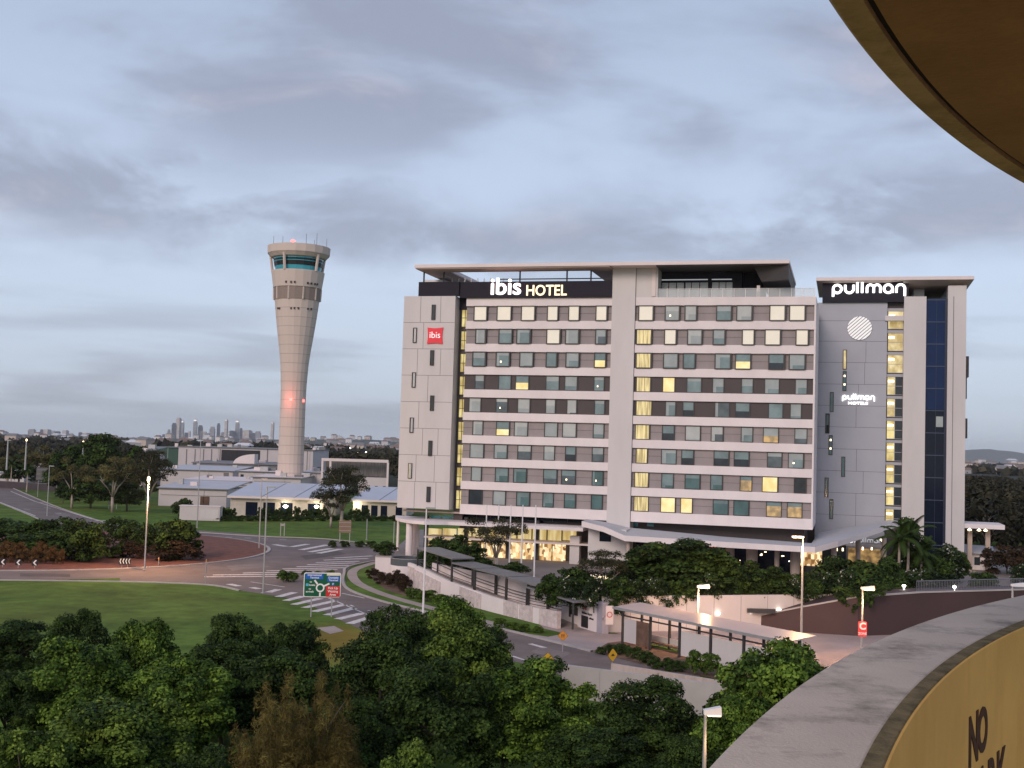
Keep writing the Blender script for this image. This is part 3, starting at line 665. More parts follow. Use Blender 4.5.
for x0, x1 in ((462, 476), (477, 490), (491, 505), (506, 520), (521, 536), (537, 552), (553, 567), (568, 582)): hband('upper_glazing', x0, x1, 514, 523, 2.5, M_darkglass)
for x0, x1 in ((632, 638), (647, 654)): hband('upper_glazing', x0, x1, 522.5, 526.5, 2.5, M_tealglass)
v0 = 2.0
for k in range(10):
    x0 = 427 + k * 15.0; hband('clerestory', x0 + .7, x0 + 14.3, 528.5, 540.5, v0, M_litcler)
xs = [427, 440, 453, 466, 480, 494, 508, 522, 535.5, 539, 552, 566]
for k in range(len(xs) - 1):
    if 535 < xs[k] < 538: continue
    hband('restaurant_glazing', xs[k] + .5, xs[k + 1] - .5, 542.5, 562, v0 - .1, M_litlobby)
mb = MB()
for x in (426, 466, 508, 537.3):
    u = hu(x, 545, 1.5)[0]; MB().box(u - .25, u + .25, 1.2, 1.7, ZP, ZB - .5).build('dark_column', M_frame, hotel)
hband('shop_sill', 426, 568, 562.2, 566, 1.7, M_dkclad, .2)
# pale flat awnings over the restaurant
aw = MB(); za = hu(520, 528, -3.2)[1]
uA0, uA1 = hu(420, 528, -3.2)[0], hu(583, 528, -3.2)[0]
pts = [(hu(395.5, 515, 5)[0], 5.0), (hu(396, 517, 1)[0], 1.0), (hu(401, 521, -2)[0], -2.0), (hu(412, 525, -4.2)[0], -4.2), (hu(424, 528, -5)[0], -5.0), (uA0 + 4, -3.4), (uA1, -3.2), (uA1, 2.4), (uBL + 4, 5.0)]
aw.prism([(x, y, za - .05) for x, y in pts], [(x, y, za + .38) for x, y in pts])
aw.build('awning', M_white, hotel)
mb = MB(); mb.box(hu(424, 541, -1.5)[0], hu(589, 541, -1.5)[0], -1.6, 2.0, hu(500, 540.6, -1.5)[1] - .1, hu(500, 540.6, -1.5)[1] + .12); mb.build('awning', M_roofedge, hotel)
mb = MB()
for x, v in ((409.5, -2.2), (415.5, -.4)):
    u = hu(x, 535, v)[0]; MB().lathe([(.48, 1.0), (.48, za - .06)], 14, c=(u, v)).build('column', M_white, hotel)
u = hu(398, 535, 4)[0]; mb.lathe([(.2, 0), (.2, za)], 8, c=(u, 4))
mb.build('column', M_white, hotel)
# plain block at the foot of the pier, with one dark window
mb = MB(); mb.box(hu(588, 545, -5)[0], hu(626, 545, -5)[0], -5, 0, ZP, hu(605, 529, -5)[1]); mb.build('lobby_block', M_pier, hotel)
hband('lobby_window', 599.5, 611, 531, 541.5, -5.06, M_darkglass)
mb = MB(); mb.box(hu(570, 548, -1)[0], hu(579.5, 548, -1)[0], -1.2, 0, ZP, hu(572, 536, -1)[1]); mb.build('lobby_block', M_pier, hotel)
# folded white roof over the drop-off
def roofpt(px, py, v):
    u, z = hu(px, py, v); return (u, v, z)
F_ = [roofpt(582, 521.5, -6), roofpt(604, 527, -8), roofpt(625, 536, -9), roofpt(720, 542, -9), roofpt(815, 547.5, -9), roofpt(838, 541.5, -6), roofpt(901, 521, 10)]
B__ = [roofpt(586, 519, -.3), roofpt(606, 522, -.3), roofpt(628, 527.5, -.3), roofpt(722, 536.5, -.3), (uE, -.3, roofpt(722, 536.5, -.3)[2] - .3), (uE + .6, 14.5, roofpt(820, 532.5, 14.5)[2]), roofpt(889, 520, 14.5)]
mb = MB()
for k in range(len(F_) - 1):
    q = [F_[k], F_[k + 1], B__[k + 1], B__[k]]
    mb.prism([(x, y, z - .42) for x, y, z in q], [(x, y, z) for x, y, z in q])
mb.build('porch_roof', M_roofblue, hotel)
mb = MB()
for k in range(len(F_) - 1):
    a, b = F_[k], F_[k + 1]; mb.prism([(a[0], a[1] - .16, a[2] - .62), (b[0], b[1] - .16, b[2] - .62), (b[0], b[1] - .01, b[2] - .62), (a[0], a[1] - .01, a[2] - .62)],
                                      [(a[0], a[1] - .16, a[2] + .06), (b[0], b[1] - .16, b[2] + .06), (b[0], b[1] - .01, b[2] + .06), (a[0], a[1] - .01, a[2] + .06)])
mb.build('roof_fascia', M_white, hotel)
zr = F_[3][2] - .43
for x, v, r in ((628, -8, .25), (730, -4, .55), (752, -4, .7), (777, -5, .3), (795.5, -4, .6), (834, -4, .35), (858, 4, .3), (884, 8, .3)):
    u = hu(x, 552, v)[0]; MB().lathe([(r, ZP), (r, zr + (0 if x < 830 else .8))], 14, c=(u, v)).build('column', M_soffit, hotel)
hband('garage_back', 636, 800, 543, 572, 2.55, M_darkglass, .03)
hband('lit_opening', 800.5, 822, 547, 566, 2.4, M_litlobby, .05)
hband('lit_opening', 640, 668, 551, 562, 2.4, M_litamber, .05)
rs = random.Random(11)
for k in range(26):
    x = rs.uniform(645, 795); y = rs.uniform(549, 563); hband('downlight', x, x + rs.uniform(.8, 2.6), y, y + rs.uniform(.6, 1.4), 2.3, M_lampwarm if k % 3 else M_lampwhite, .05)
u, z = hu(704, 544.8, -7.5); text('lettering', 'ibis HOTEL', 0.62, mat('red_neon', (0.5, 0.02, 0.01), 0.4, emit=(1, 0.09, 0.03), estr=1.6), hotel, (u, -7.6, z), bold=.015, sx=1.0)
MB().box(hu(690, 545, -7.4)[0], hu(718, 545, -7.4)[0], -7.5, -7.3, z - .5, z + .5).build('sign_backing', M_frame, hotel)

# ------------------------------------------------------------------ taller hotel behind, on the right
PV = 18.0
pull = empty('hotel', hw(uE, PV), HRZ, 'taller grey hotel tower on the right with blue glass strip and white roof sign', 'hotel')
du = uE
def pu(px, py, v=0.0):
    u, z = hu(px, py, PV + v); return u - du, z
Z6 = lambda x, y: (780 + .2383 * x, 250 + .2383 * y)
Z7 = lambda x, y: (794 + .2246 * x, 400 + .2246 * y)
p0 = pu(818, 320)[0]; p1 = pu(887.3, 320)[0]; p2 = pu(903.8, 320)[0]; p3 = pu(926, 320)[0]; p4 = pu(947.5, 320)[0]; p5 = pu(966, 320)[0]
PT = pu(850, 302.5)[1]; PB = 1.9; PFH = 3.07
MB().box(p0, p1, 0, 16, PB, PT).build('panel_wall', M_pullgrey, pull)
MB().box(p0 - 1.0, p0 - .01, .8, 16, PB, PT).build('gap_wall', M_dkclad, pull)
mb = MB()
zj = [pu(845, Z6(0, y)[1])[1] for y in (297, 383, 472, 563, 653, 743)]
zj += [zj[-1] - PFH * k for k in range(1, 6)]
for z in zj: mb.box(p0, p1, -.006, -.001, z - .025, z + .025)
for (x, k) in ((865, 1), (864, 2), (858, 3), (856, 4), (0, 5), (857, 6), (864, 7), (857, 8), (857, 9)):
    if x and k + 1 < len(zj):
        u = pu(x, 420)[0]; mb.box(u - .025, u + .025, -.006, -.001, zj[k + 1] + .025, zj[k] - .025)
mb.build('panel_joint', mat('grey_joint', (0.13, 0.13, 0.15), 0.8), pull)
for k, (x, y, h) in enumerate([Z6(272, 460) + (9.5,), Z6(271, 550) + (9.5,), Z6(217, 638) + (9.5,), Z6(200, 728) + (9.5,), Z7(148, 104) + (9.5,), Z7(163, 201) + (9.5,), Z7(219, 297) + (9.6,), Z7(145, 389) + (9.4,), Z7(166, 486) + (9.5,)]):
    u, z = pu(x, y); f = MB(); hh = h * .147
    f.box(u - .27, u - .17, -.08, -.001, z - hh, z + hh); f.box(u + .17, u + .27, -.08, -.001, z - hh, z + hh); f.box(u - .17, u + .17, -.08, -.001, z + hh - .1, z + hh); f.box(u - .17, u + .17, -.08, -.001, z - hh, z - hh + .1)
    f = f.build('slit_window', M_frame, pull)
    MB().box(u - .17, u + .17, -.04, -.002, z - hh + .1, z + hh - .1).build('pane', M_litpull if k == 0 else M_roomdeep, f)
    if k in (1, 5):
        mb = MB(); mb.box(u - .1, u + .1, -.06, -.045, z + .6, z + .85); mb.box(u - .1, u + .1, -.06, -.045, z - .6, z - .35); mb.build('lamp', M_lampwarm, f)
# stairwell
MB().box(p1 + .004, p2 - .004, .7, 15, PB, PT + .2).build('stair_core', M_dkclad, pull)
for k in range(11):
    zt = zj[0] + PFH * .45 - k * PFH
    if zt - 2.4 < 7.5: continue
    um = p1 + (p2 - p1) * (.55 if k > 2 else 1.0)
    g = MB().box(p1 + .15, um - .02, .6, .68, zt - 2.5, zt).build('stair_glazing', M_litpull if k < 5 else M_litstair, pull)
    f = MB(); f.box(p1 + .01, p2 - .01, .45, .6, zt + .02, zt + .42)
    for zz in (zt - 1.3, zt - 2.5): f.box(p1 + .1, p2 - .05, .55, .6, zz, zz + .06)
    f.box(um - .06, um, .55, .6, zt - 2.5, zt); f.build('floor_edge', M_pullgrey, g)
    if k > 2: MB().box(um + .02, p2 - .1, .6, .68, zt - 2.5, zt).build('stair_glazing', M_roomdark, pull)
    MB().box(p1 + .25, p1 + 1.0, .5, .59, zt - .75, zt - .45).build('stair_lamp', M_lampwarm, g)
PT2 = pu(914, Z6(0, 195)[1], -.6)[1]
MB().box(p2, p3, -.6, 15, PB, PT2).build('pale_wall', M_panel, pull)
MB().box(p1 - .3, p2 - .01, -.3, 6, PT - 2.6, PT - 1.9).build('ledge', M_pier, pull)
# blue glass strip with transoms
PT3 = pu(936, Z6(0, 203)[1])[1]
gl = MB().box(p3 + .004, p4 - .004, .1, 14, 24.0, PT3).build('curtain_glass', M_blueglass, pull)
gl2 = MB().box(p3 + .004, p4 - .004, .1, 14, PB, 23.99).build('curtain_glass', M_darkglass, pull)
mb = MB()
for k in range(12):
    z = PT3 - .2 - k * PFH
    if z > PB: MB().box(p3 + .01, p4 - .01, .02, .098, z - .05, z + .05).build('transom', mat('transom_navy', (0.05, 0.07, 0.12), 0.4), gl)
mb = MB(); u = (p3 + p4) / 2; mb.box(u - .025, u + .025, .06, .099, PB, PT3); mb.box(p4 - .3, p4 - .01, .0, .099, PB, PT3)
mb.build('mullion', mat('mullion_dark', (0.012, 0.02, 0.05), 0.4), gl)
hband('glass_light', 936, 943, 416.5, 427, PV + .05, M_roomgrey, .04, hotel).parent = pull
bpy.context.view_layer.update()
for o in pull.children:
    if o.name.startswith('glass_light'): o.location.x -= du; o.location.y -= PV
PT4 = pu(955, 286)[1]
MB().box(p4, p5, -.5, 15, PB, PT4).build('pale_wall', M_panel, pull)
u = pu(952.5, 400)[0]; MB().box(u - .05, u + .05, -.506, -.50, PB, PT4 - 1.5).build('wall_joint', M_joint, pull)
for (y0, y1, o_) in ((314, 335, .2), (355, 376, .62), (376, 398, .38), (418, 438, .5), (459, 480, .18), (500, 520, .3)):
    z0 = pu(967, y1)[1]; z1 = pu(967, y0)[1]
    b = MB().box(p5 + .002, p5 + o_, 2, 5, z0, z1).build('side_bay', M_dkclad, pull)
# roof slab and black sign
zr1 = pu(890, 277.2, -1.2)[1]; ul, ur = pu(816.3, 279, -1.2)[0], pu(974, 279, -1.2)[0]
MB().box(ul, ur, -1.6, 17, zr1 - .45, zr1).build('roof_canopy', M_roofedge, pull)
mb = MB(); a0, a1 = pu(903, 290)[0], ur - 1.4
mb.prism([(a0, .5, zr1 - 1.0), (p5, .5, zr1 - 1.0), (p5, 15, zr1 - 1.0), (a0, 15, zr1 - 1.0)], [(a0, -1.4, zr1 - .455), (ur - .1, -1.4, zr1 - .455), (ur - .1, 16.5, zr1 - .455), (a0, 16.5, zr1 - .455)])
mb.prism([(ul + 1.4, .5, zr1 - .8), (a0 - 4, .5, zr1 - .8), (a0 - 4, 15, zr1 - .8), (ul + 1.4, 15, zr1 - .8)], [(ul + .1, -1.4, zr1 - .455), (a0 - .01, -1.4, zr1 - .455), (a0 - .01, 16.5, zr1 - .455), (ul + .1, 16.5, zr1 - .455)])
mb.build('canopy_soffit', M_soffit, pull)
MB().box(p2 + 1.5, p2 + 2.9, 4, 10, PT2 - .5, zr1 - .6).build('roof_plant', M_steel, pull)
zs0 = pu(860, 302, -.4)[1]; zs1 = pu(860, 281.5, -.4)[1]
MB().box(pu(822.5, 290, -.4)[0], pu(908.5, 290, -.4)[0], -.4, .5, PT + .01, zs1).build('sign_band', M_black, pull)
def stroke_text(name, m, parent, u0, z0, xh, rad, y, scale=1.0):
    """rounded single-stroke lower-case letters of the roof sign"""
    A = lambda cx, cy, r, a0, a1, n=14: [(cx + r * math.cos(math.radians(a0 + (a1 - a0) * k / n)), cy + r * math.sin(math.radians(a0 + (a1 - a0) * k / n))) for k in range(n + 1)]
    L = {'p': (1.18, [A(.5, .5, .5, 0, 360, 24), [(0, .5), (0, -.45)]]),
         'u': (1.18, [[(0, 1), (0, .5)] + A(.5, .5, .5, 180, 360) + [(1, 1)]]),
         'l': (.30, [[(0, 0), (0, 1.45)]]),
         'm': (1.75, [[(0, 0), (0, .6)] + A(.4, .6, .4, 180, 0) + [(.8, 0)], [(.8, .6)] + A(1.2, .6, .4, 180, 0) + [(1.6, .0)]]),
         'a': (1.18, [A(.5, .5, .5, 0, 360, 24), [(1, .5), (1, 0)]]),
         'n': (1.0, [[(0, 0), (0, .5)] + A(.5, .5, .5, 180, 0) + [(1, -.4)]])}
    x = 0; c = bpy.data.curves.new(name, 'CURVE'); c.dimensions = '3D'; c.bevel_depth = rad; c.bevel_resolution = 2; c.use_fill_caps = True
    for ch in 'pullman':
        w, st = L[ch]
        for s_ in st:
            sp = c.splines.new('POLY'); sp.points.add(len(s_) - 1)
            for k, (a, b) in enumerate(s_): sp.points[k].co = (u0 + (x + a) * xh * scale, y, z0 + b * xh, 1)
        x += w + .28
    c.materials.append(m); o = bpy.data.objects.new(name, c); COL.objects.link(o); o.parent = parent
    return x * xh * scale
xa = pu(Z6(220, 0)[0], 290, -.5)[0]; xb = pu(Z6(527, 0)[0], 290, -.5)[0]; zb = pu(868, Z6(0, 180)[1], -.5)[1]; zt = pu(868, Z6(0, 146)[1], -.5)[1]
tot = sum((1.18, 1.18, .3, .3, 1.75, 1.18, 1.0)) + 6 * .28
xh = (zt - zb); stroke_text('lettering', M_signwhite, pull, xa + .1, zb, xh, .17, -.55, .98 * (xb - xa) / (tot * xh))
xa = pu(Z6(263, 0)[0], 395)[0]; xb = pu(Z6(396, 0)[0], 395)[0]; zb = pu(858, Z6(0, 628)[1])[1]; xh = .55
stroke_text('lettering', M_signwhite, pull, xa, zb, xh, .075, -.12, (xb - xa) / (tot * xh))
text('lettering', 'HOTELS', .50, M_signwhite, pull, ((xa + xb) / 2 - .05, -.1, pu(858, Z6(0, 640)[1])[1] - .12), bold=.012, sx=1.5)
# round striped badge
u, z = pu(859.6, 328.2); r = 1.66; mb = MB()
sub = bpy.data.objects
n = 9
for k in range(n):
    o0 = -r + (2 * r) * (k + .13) / n; o1 = -r + 2 * r * (k + .87) / n
    pts = []
    h0 = math.sqrt(max(0, r * r - o0 * o0)); h1 = math.sqrt(max(0, r * r - o1 * o1)); om = (o0 + o1) / 2; hm = math.sqrt(r * r - om * om)
    for (a, b) in ((-h0, o0), (h0, o0), (hm, om), (h1, o1), (-h1, o1), (-hm, om)):
        an = math.radians(42); pts.append((u + a * math.cos(an) - b * math.sin(an), z + a * math.sin(an) + b * math.cos(an)))
    mb.prism([(x, -.05, y) for x, y in pts], [(x, -.16, y) for x, y in pts])
mb.build('badge', mat('badge_white', (0.8, 0.8, 0.8), 0.4, 0.0, emit=(1, 0.98, 0.96), estr=0.25), pull)
mb = MB(); cpts = [(u + (r + .05) * math.cos(a), z + (r + .05) * math.sin(a)) for a in np.linspace(0, 2 * math.pi, 40, endpoint=False)]
mb.prism([(x, -.004, y) for x, y in cpts], [(x, -.049, y) for x, y in cpts]); mb.build('badge_disc', mat('badge_grey', (0.14, 0.14, 0.17), 0.5), pull)
# entry under the wing roof
hb = lambda n_, x0, x1, y0, y1, v, m, th=.05: (lambda o: (setattr(o, 'parent', pull), setattr(o, 'location', (-du, -PV, 0))))(hband(n_, x0, x1, y0, y1, PV + v, m, th, hotel))
hb('entry_glazing', 822, 846, 545, 566, -2, M_roomdark)
hb('entry_glazing', 848, 858, 548, 566, -2, M_litamber); hb('entry_glazing', 859, 881, 549, 566, -2, M_litamber)
hb('entry_beam', 846, 884, 544.3, 547, -3, M_pier, .3)
for x in (836, 842, 862, 871): hb('entry_lamp', x, x + 1.5, 546 + (x % 3), 549 + (x % 3), -2.2, M_lampwarm)
u, z = pu(850.5, 539.8, -4); MB().lathe([(.05, z - .42), (.34, z - .3), (.45, z), (.34, z + .3), (.05, z + .42)], 12, c=(u, -4)).build('globe_sign', M_signwhite, pull)
stroke_text('lettering', mat('dim_sign', (0.5, 0.5, 0.5), 0.5, emit=(.8, .8, .85), estr=.45), pull, pu(854.5, 541, -4)[0], pu(860, 542, -4)[1], .42, .05, -4, 1.0)
u, z = pu(882, 539.6, -4); MB().lathe([(.03, z - .28), (.28, z), (.03, z + .28)], 10, c=(u, -4)).build('globe_lamp', M_lampwarm, pull)
# flat canopy at the right-hand end
cz = pu(980, 526.5, 1)[1]
MB().box(p5 + .02, pu(1004, 526, 1)[0], 0, 7, cz - .25, cz + .35).build('side_canopy', M_white, pull)
for x in (970, 988):
    u = pu(x, 535, 2)[0]; MB().box(u - .3, u + .3, 2, 2.6, PB - 1, cz - .26).build('canopy_column', M_soffit, pull)
for x in (969.5, 979, 985.5):
    u = pu(x, 532, .4)[0]; MB().lathe([(.05, cz - .62), (.3, cz - .5), (.05, cz - .27)], 10, c=(u, .4)).build('canopy_lamp', M_lampwarm, pull)

# ------------------------------------------------------------------ forecourt terrace, retaining walls, covered ramp
W0 = gp(601, 632); W1 = gp(735, 625.5); W2 = Vector((34.0, 121.5, 0))
WA = gp(408, 590); WB = gp(559, 629)
wd = (WB - WA); wlen = wd.length; wd.normalize(); wn = Vector((-wd.y, wd.x, 0)); wn = wn if wn.y > 0 or wn.x > 0 else -wn
if wn.dot(Vector((1, 1, 0))) < 0: wn = -wn
TZ = 2.0
edge = [W0, W1, W2, Vector((62, 124, 0)), Vector((110, 130, 0)), Vector((110, 215, 0)), Vector((-16, 215, 0)), hw(uBL - 1, -1), WA + wn * 3.0 + wd * 1.0, WB + wn * 3.2 - wd * 3.5, gp(577.5, 625) + Vector((-.2, 1.6, 0)), gp(596, 630.5) + Vector((.4, .9, 0))]
mb = MB(); mb.prism([(p.x, p.y, 0) for p in edge], [(p.x, p.y, TZ) for p in edge])
o = mb.build('terrace', mat('terrace_paving', (0.22, 0.19, 0.18), 0.85, 0.15, 0.3)); o['kind'] = 'structure'
def wallbar(mb, a, b, th, z0a, z1a, z0b=None, z1b=None, mi=0):
    z0b = z0a if z0b is None else z0b; z1b = z1a if z1b is None else z1b
    t = (b - a); t.z = 0; t.normalize(); n = Vector((-t.y, t.x, 0)) * th / 2
    mb.prism([(a + n).xy.to_tuple() + (z0a,), (b + n).xy.to_tuple() + (z0b,), (b - n).xy.to_tuple() + (z0b,), (a - n).xy.to_tuple() + (z0a,)],
             [(a + n).xy.to_tuple() + (z1a,), (b + n).xy.to_tuple() + (z1b,), (b - n).xy.to_tuple() + (z1b,), (a - n).xy.to_tuple() + (z1a,)], mi)
# white wall along the drop-off, with wall lights
rw = empty('retaining_wall', W0, 0, 'long white retaining wall below the hotel hedge, lit by small wall lamps', 'wall')
mb = MB(); off = Vector((0, -.2, 0)); wallbar(mb, off, W2 - W0 + off, .3, 0, 3.36)
mb.build('wall', M_wallw, rw)
jm = MB(); L_ = (W2 - W0); Ld = L_.normalized()
for k in range(1, 9):
    p = L_ * (k / 9.0) + Vector((0, -.358, 0)); jm.box(p.x - .02, p.x + .02, p.y - .004, p.y + .02, 0.05, 3.3)
jm.build('wall_joint', M_joint, rw)
for x, y in ((682, 614.5), (718, 612.5), (751, 610.5), (779, 609.2)):
    r = ray(x, y); nrm = Vector((-Ld.y, Ld.x, 0)); t = (W0 + off * 1.9 - CAM).dot(nrm) / r.dot(nrm); p = CAM + r * t - W0
    lm = MB().lathe([(.03, p.z + .05), (.2, p.z), (.16, p.z - .16), (.02, p.z - .2)], 10, c=(p.x, p.y - .12)).build('wall_lamp', M_lampwhite, rw)
lamp_light(W0 + Vector((9, -1.0, 2.2)), 25, (1, .8, .6), .2); lamp_light(W0 + Vector((16, -1.0, 2.2)), 25, (1, .8, .6), .2)
mb = MB(); p = gp(752, 617, 2.0) - W0; mb.box(14.5, 17.2, L_.y * .6 - .9, L_.y * .6 - .4, 1.7, 2.1); mb.build('wall_grille', M_steeldark, rw)
# pylon sign at the corner
pa = gp(577.5, 627); pb = gp(596, 632.5)
py_ = empty('sign_wall', pa, math.atan2(pb.y - pa.y, pb.x - pa.x), 'white sign wall with red and black lettering at the foot of the covered ramp', 'sign')
pl = (pb - pa).length; zt = 17 - (598 - yh(590)) * pa.y / F * 0.985
MB().box(0, pl, 0, .8, 0, zt).build('wall', M_white, py_)
MB().box(pl * .99, pl + 1.0, .05, .75, 0, zt + .02).build('end_pier', mat('violet_grey_render', (0.36, 0.33, 0.38), 0.6), py_)
blk = mat('black_lettering', (0.02, 0.02, 0.025), 0.6); redl = mat('red_lettering', (0.55, 0.03, 0.04), 0.6)
text('lettering', 'ibis', .62, redl, py_, (pl * .36, -.02, zt - .85), ext=.01, bold=.01, sx=1.0)
text('lettering', 'Brisbane Airport', .34, blk, py_, (pl * .50, -.02, zt - 1.35), ext=.01, bold=.008, sx=.84)
text('lettering', 'pullman', .30, blk, py_, (pl * .74, -.02, zt - 1.72), ext=.01, bold=.005, sx=.9)
f = MB().box(pl * .22, pl * .57, -.06, -.001, zt - 2.7, zt - 1.62).build('notice_board', blk, py_)
# outer wall of the ramp: white with rough stone panels
ow = empty('ramp_wall', WA, math.atan2(wd.y, wd.x), 'white wall with rough split stone panels stepping down beside the covered ramp', 'wall')
ztop = lambda s: float(np.interp(s, (0, .06, .3, .6, .78, 1.0), (3.2, 3.1, 2.2, 1.6, 1.45, 1.6)))
def wseg(name, s0, s1, m, y0, dz_=0.0, base=0.0):
    mb = MB(); a, b = s0 * wlen, s1 * wlen
    mb.prism([(a, y0, base), (b, y0, base), (b, .2, base), (a, .2, base)], [(a, y0, ztop(s0) + dz_), (b, y0, ztop(s1) + dz_), (b, .2, ztop(s1) + dz_), (a, .2, ztop(s0) + dz_)])
    return mb.build(name, m, ow)
[wseg('wall', a_, b_, M_white, -.15) for a_, b_ in ((0, .06), (.06, .3), (.3, .6), (.6, .78), (.78, .94))]
for s0, s1, dz_ in ((.005, .055, -.35), (.06, .26, -.5), (.40, .545, -.15), (.69, .775, .04), (.785, .86, .04), (.90, 1.0, .06)): wseg('stone_panel', s0, s1, M_stone, -.24, dz_, .02)
# the ramp itself and its roofs
rp = empty('covered_ramp', WA + wn * .25, math.atan2(wd.y, wd.x), 'stepped grey roofs on dark steel posts over the ramp beside white wall', 'walkway')
sgn = 1 if (Vector((-wd.y, wd.x, 0))).dot(wn) > 0 else -1
RWD = 2.6
mb = MB(); mb.prism([(0, .1 * sgn, 0), (wlen, .1 * sgn, 0), (wlen, RWD * sgn, 0), (0, RWD * sgn, 0)], [(0, .1 * sgn, 2.4), (wlen, .1 * sgn, .05), (wlen, RWD * sgn, .05), (0, RWD * sgn, 2.4)])
mb.build('ramp_floor', M_path, rp)
def srel(px, py0):                     # fraction along the ramp under a picture column
    r = ray(px, py0); n_ = Vector((-wd.y, wd.x, 0)); t = (WA - CAM).dot(n_) / r.dot(n_); return ((CAM + r * t) - WA).dot(wd)
segs = [(417, 452, 5.0, 4.55), (452, 476, 4.1, 4.0), (474, 508, 3.95, 3.8), (506, 549, 3.75, 3.45), (527, 575, 3.2, 2.75)]
for x0, x1, za_, zb_ in segs:
    a, b = srel(x0, 570), srel(x1, 590)
    mb = MB(); y0, y1 = -.35 * sgn, (RWD - .1) * sgn
    mb.prism([(a, y0, za_), (b, y0, zb_), (b, y1, zb_), (a, y1, za_)], [(a, y0, za_ + .16), (b, y0, zb_ + .16), (b, y1, zb_ + .16), (a, y1, za_ + .16)])
    mb.build('ramp_roof', M_tin, rp)
    for q in (a + .15, b - .15):
        zz = za_ + (zb_ - za_) * (q - a) / (b - a)
        for yy in (-.3 * sgn, (RWD - .25) * sgn): MB().box(q - .07, q + .07, yy - .07, yy + .07, (0.3 if yy * sgn < 0 else max(0.0, ztop(q / wlen) - .8)), zz).build('post', M_steeldark, rp)
for yy in (-.02 * sgn, (RWD - .3) * sgn):
    for h_ in (.75, 1.05):
        mb = MB(); mb.tube([(wlen * q, yy, ztop(q) + h_ - .55) for q in (.05, .3, .6, .8, 1.0)], .035, 6); mb.build('handrail', M_steeldark, rp)
# inner white wall of the ramp
mb = MB(); mb.box(0.5, wlen * .98, (RWD + .05) * sgn - .08, (RWD + .05) * sgn + .08, 0, 3.15); mb.build('inner_wall', M_white, rp)
MB().box(wlen * .93, wlen * .98, RWD * sgn - .16 * sgn - .03, RWD * sgn - .16 * sgn + .03, 1.0, 1.7).build('notice_board', M_frame, rp)
# round balcony at the end of the ramp
bc = at(411, 560, 149.0); by = empty('balcony', (bc.x, bc.y, 0), 0, 'rounded white balcony with glass rail at the left end of the hotel', 'balcony')
MB().lathe([(2.5, 1.1), (2.6, 1.15), (2.6, 2.25), (2.45, 2.3), (2.45, 1.9), (0.05, 1.9)], 32).build('parapet', M_white, by)
MB().lathe([(1.9, 0), (1.9, 1.12)], 20).build('base', M_panel, by)
MB().lathe([(2.52, 2.25), (2.52, 3.1)], 32).build('glass_rail', mat('grey_glass', (0.10, 0.11, 0.12), 0.2), by)
MB().lathe([(2.56, 3.1), (2.56, 3.16), (2.46, 3.16), (2.46, 3.1)], 32).build('handrail', M_steel, by)
pb_ = at(384, 562, 160); pl_ = empty('planter_wall', (pb_.x, pb_.y, 0), 0, 'white planter wall under a clipped hedge left of the hotel', 'wall')
MB().box(-1.0, 1.1, -1.5, 1.5, 0, 2.2).build('wall', M_white, pl_); MB().box(-1.05, 1.15, -1.55, 1.55, 2.2, 2.35).build('coping', M_kerb, pl_)
# flagpoles
for k, (x, yb_) in enumerate(((485, 567), (497, 569), (509, 572), (521, 573.5), (534, 575.5))):
    d = (17 - TZ) * F / (yb_ - yh(x)); p = at(x, yb_, d); top = 17 - (505.5 - yh(x)) * d / F
    fp = empty('flagpole', (p.x, p.y, TZ - .02), 0, ['white flagpole nearest the ramp top, first of the row of five', 'second white flagpole counting from the hotel\'s left end', 'middle white flagpole of the five before the lit restaurant', 'fourth white flagpole, just left of the fifth', 'white flagpole at the right end of the five, nearest the lobby block'][k], 'flagpole', 'white flagpoles in front of the restaurant')
    h = top - TZ
    MB().lathe([(.16, 0), (.16, .05), (.10, .06), (.085, h * .5), (.06, h)], 10, close=True).build('pole', M_polewhite, fp)
    MB().lathe([(.02, h), (.09, h + .06), (.02, h + .15)], 10).build('finial', M_polewhite, fp)
    MB().box(.06, .12, -.03, .03, 1.0, 1.25).build('cleat', M_steel, fp)
# glowing step edges in front of the restaurant
p = at(600, 566, 139); ls = empty('light_bench', (p.x, p.y, TZ), HRZ, 'long low bench edged with warm strip light before the lobby', 'bench')
MB().box(-4.0, 3.2, 0, 1.2, 0, .75).build('seat', M_white, ls)
MB().box(-4.0, 3.2, -.06, -.001, .38, .6).build('light_strip', M_signwarm, ls); MB().box(-4.0, 2.0, -.05, -.001, .02, .16).build('light_strip', M_signwarm, ls)
lamp_light((p.x, p.y - 1.5, TZ + 1.2), 40, (1, .8, .5), .3)
pg = at(509, 574, 131); gl_ = empty('ground_lamp', (pg.x, pg.y, TZ), 0, 'low glowing ground lamp between the flagpoles', 'lamp'); MB().lathe([(.3, 0), (.3, .25), (.42, .3), (.35, .75), (.05, .82)], 12).build('shade', M_lampwarm, gl_)

# maroon ramp wall with railing on the right
mw = empty('ramp_wall', W1 + Vector((0, -1.2, 0)), 0, 'dark maroon ramp wall rising to the right behind the concrete parapet', 'wall')
base = W1 + Vector((0, -1.2, 0))
mp_ = [(720, 623.5), (760, 616), (800, 608), (858, 597.5), (920, 593), (975, 591.5), (1030, 590), (1100, 588)]
mdep = [119.5, 118.4, 117.3, 116, 118.5, 121, 123.5, 127]
tops = [at(x, y, d) - base for (x, y), d in zip(mp_, mdep)]
mb = MB()
for a, b in zip(tops[:-1], tops[1:]):
    za, zb = max(a.z, .05), b.z
    mb.prism([(a.x, a.y, 0), (b.x, b.y, 0), (b.x, b.y + 4, 0), (a.x, a.y + 4, 0)], [(a.x, a.y, za), (b.x, b.y, zb), (b.x, b.y + 4, zb), (a.x, a.y + 4, za)])
mb.build('wall', M_maroon, mw)
mb = MB()
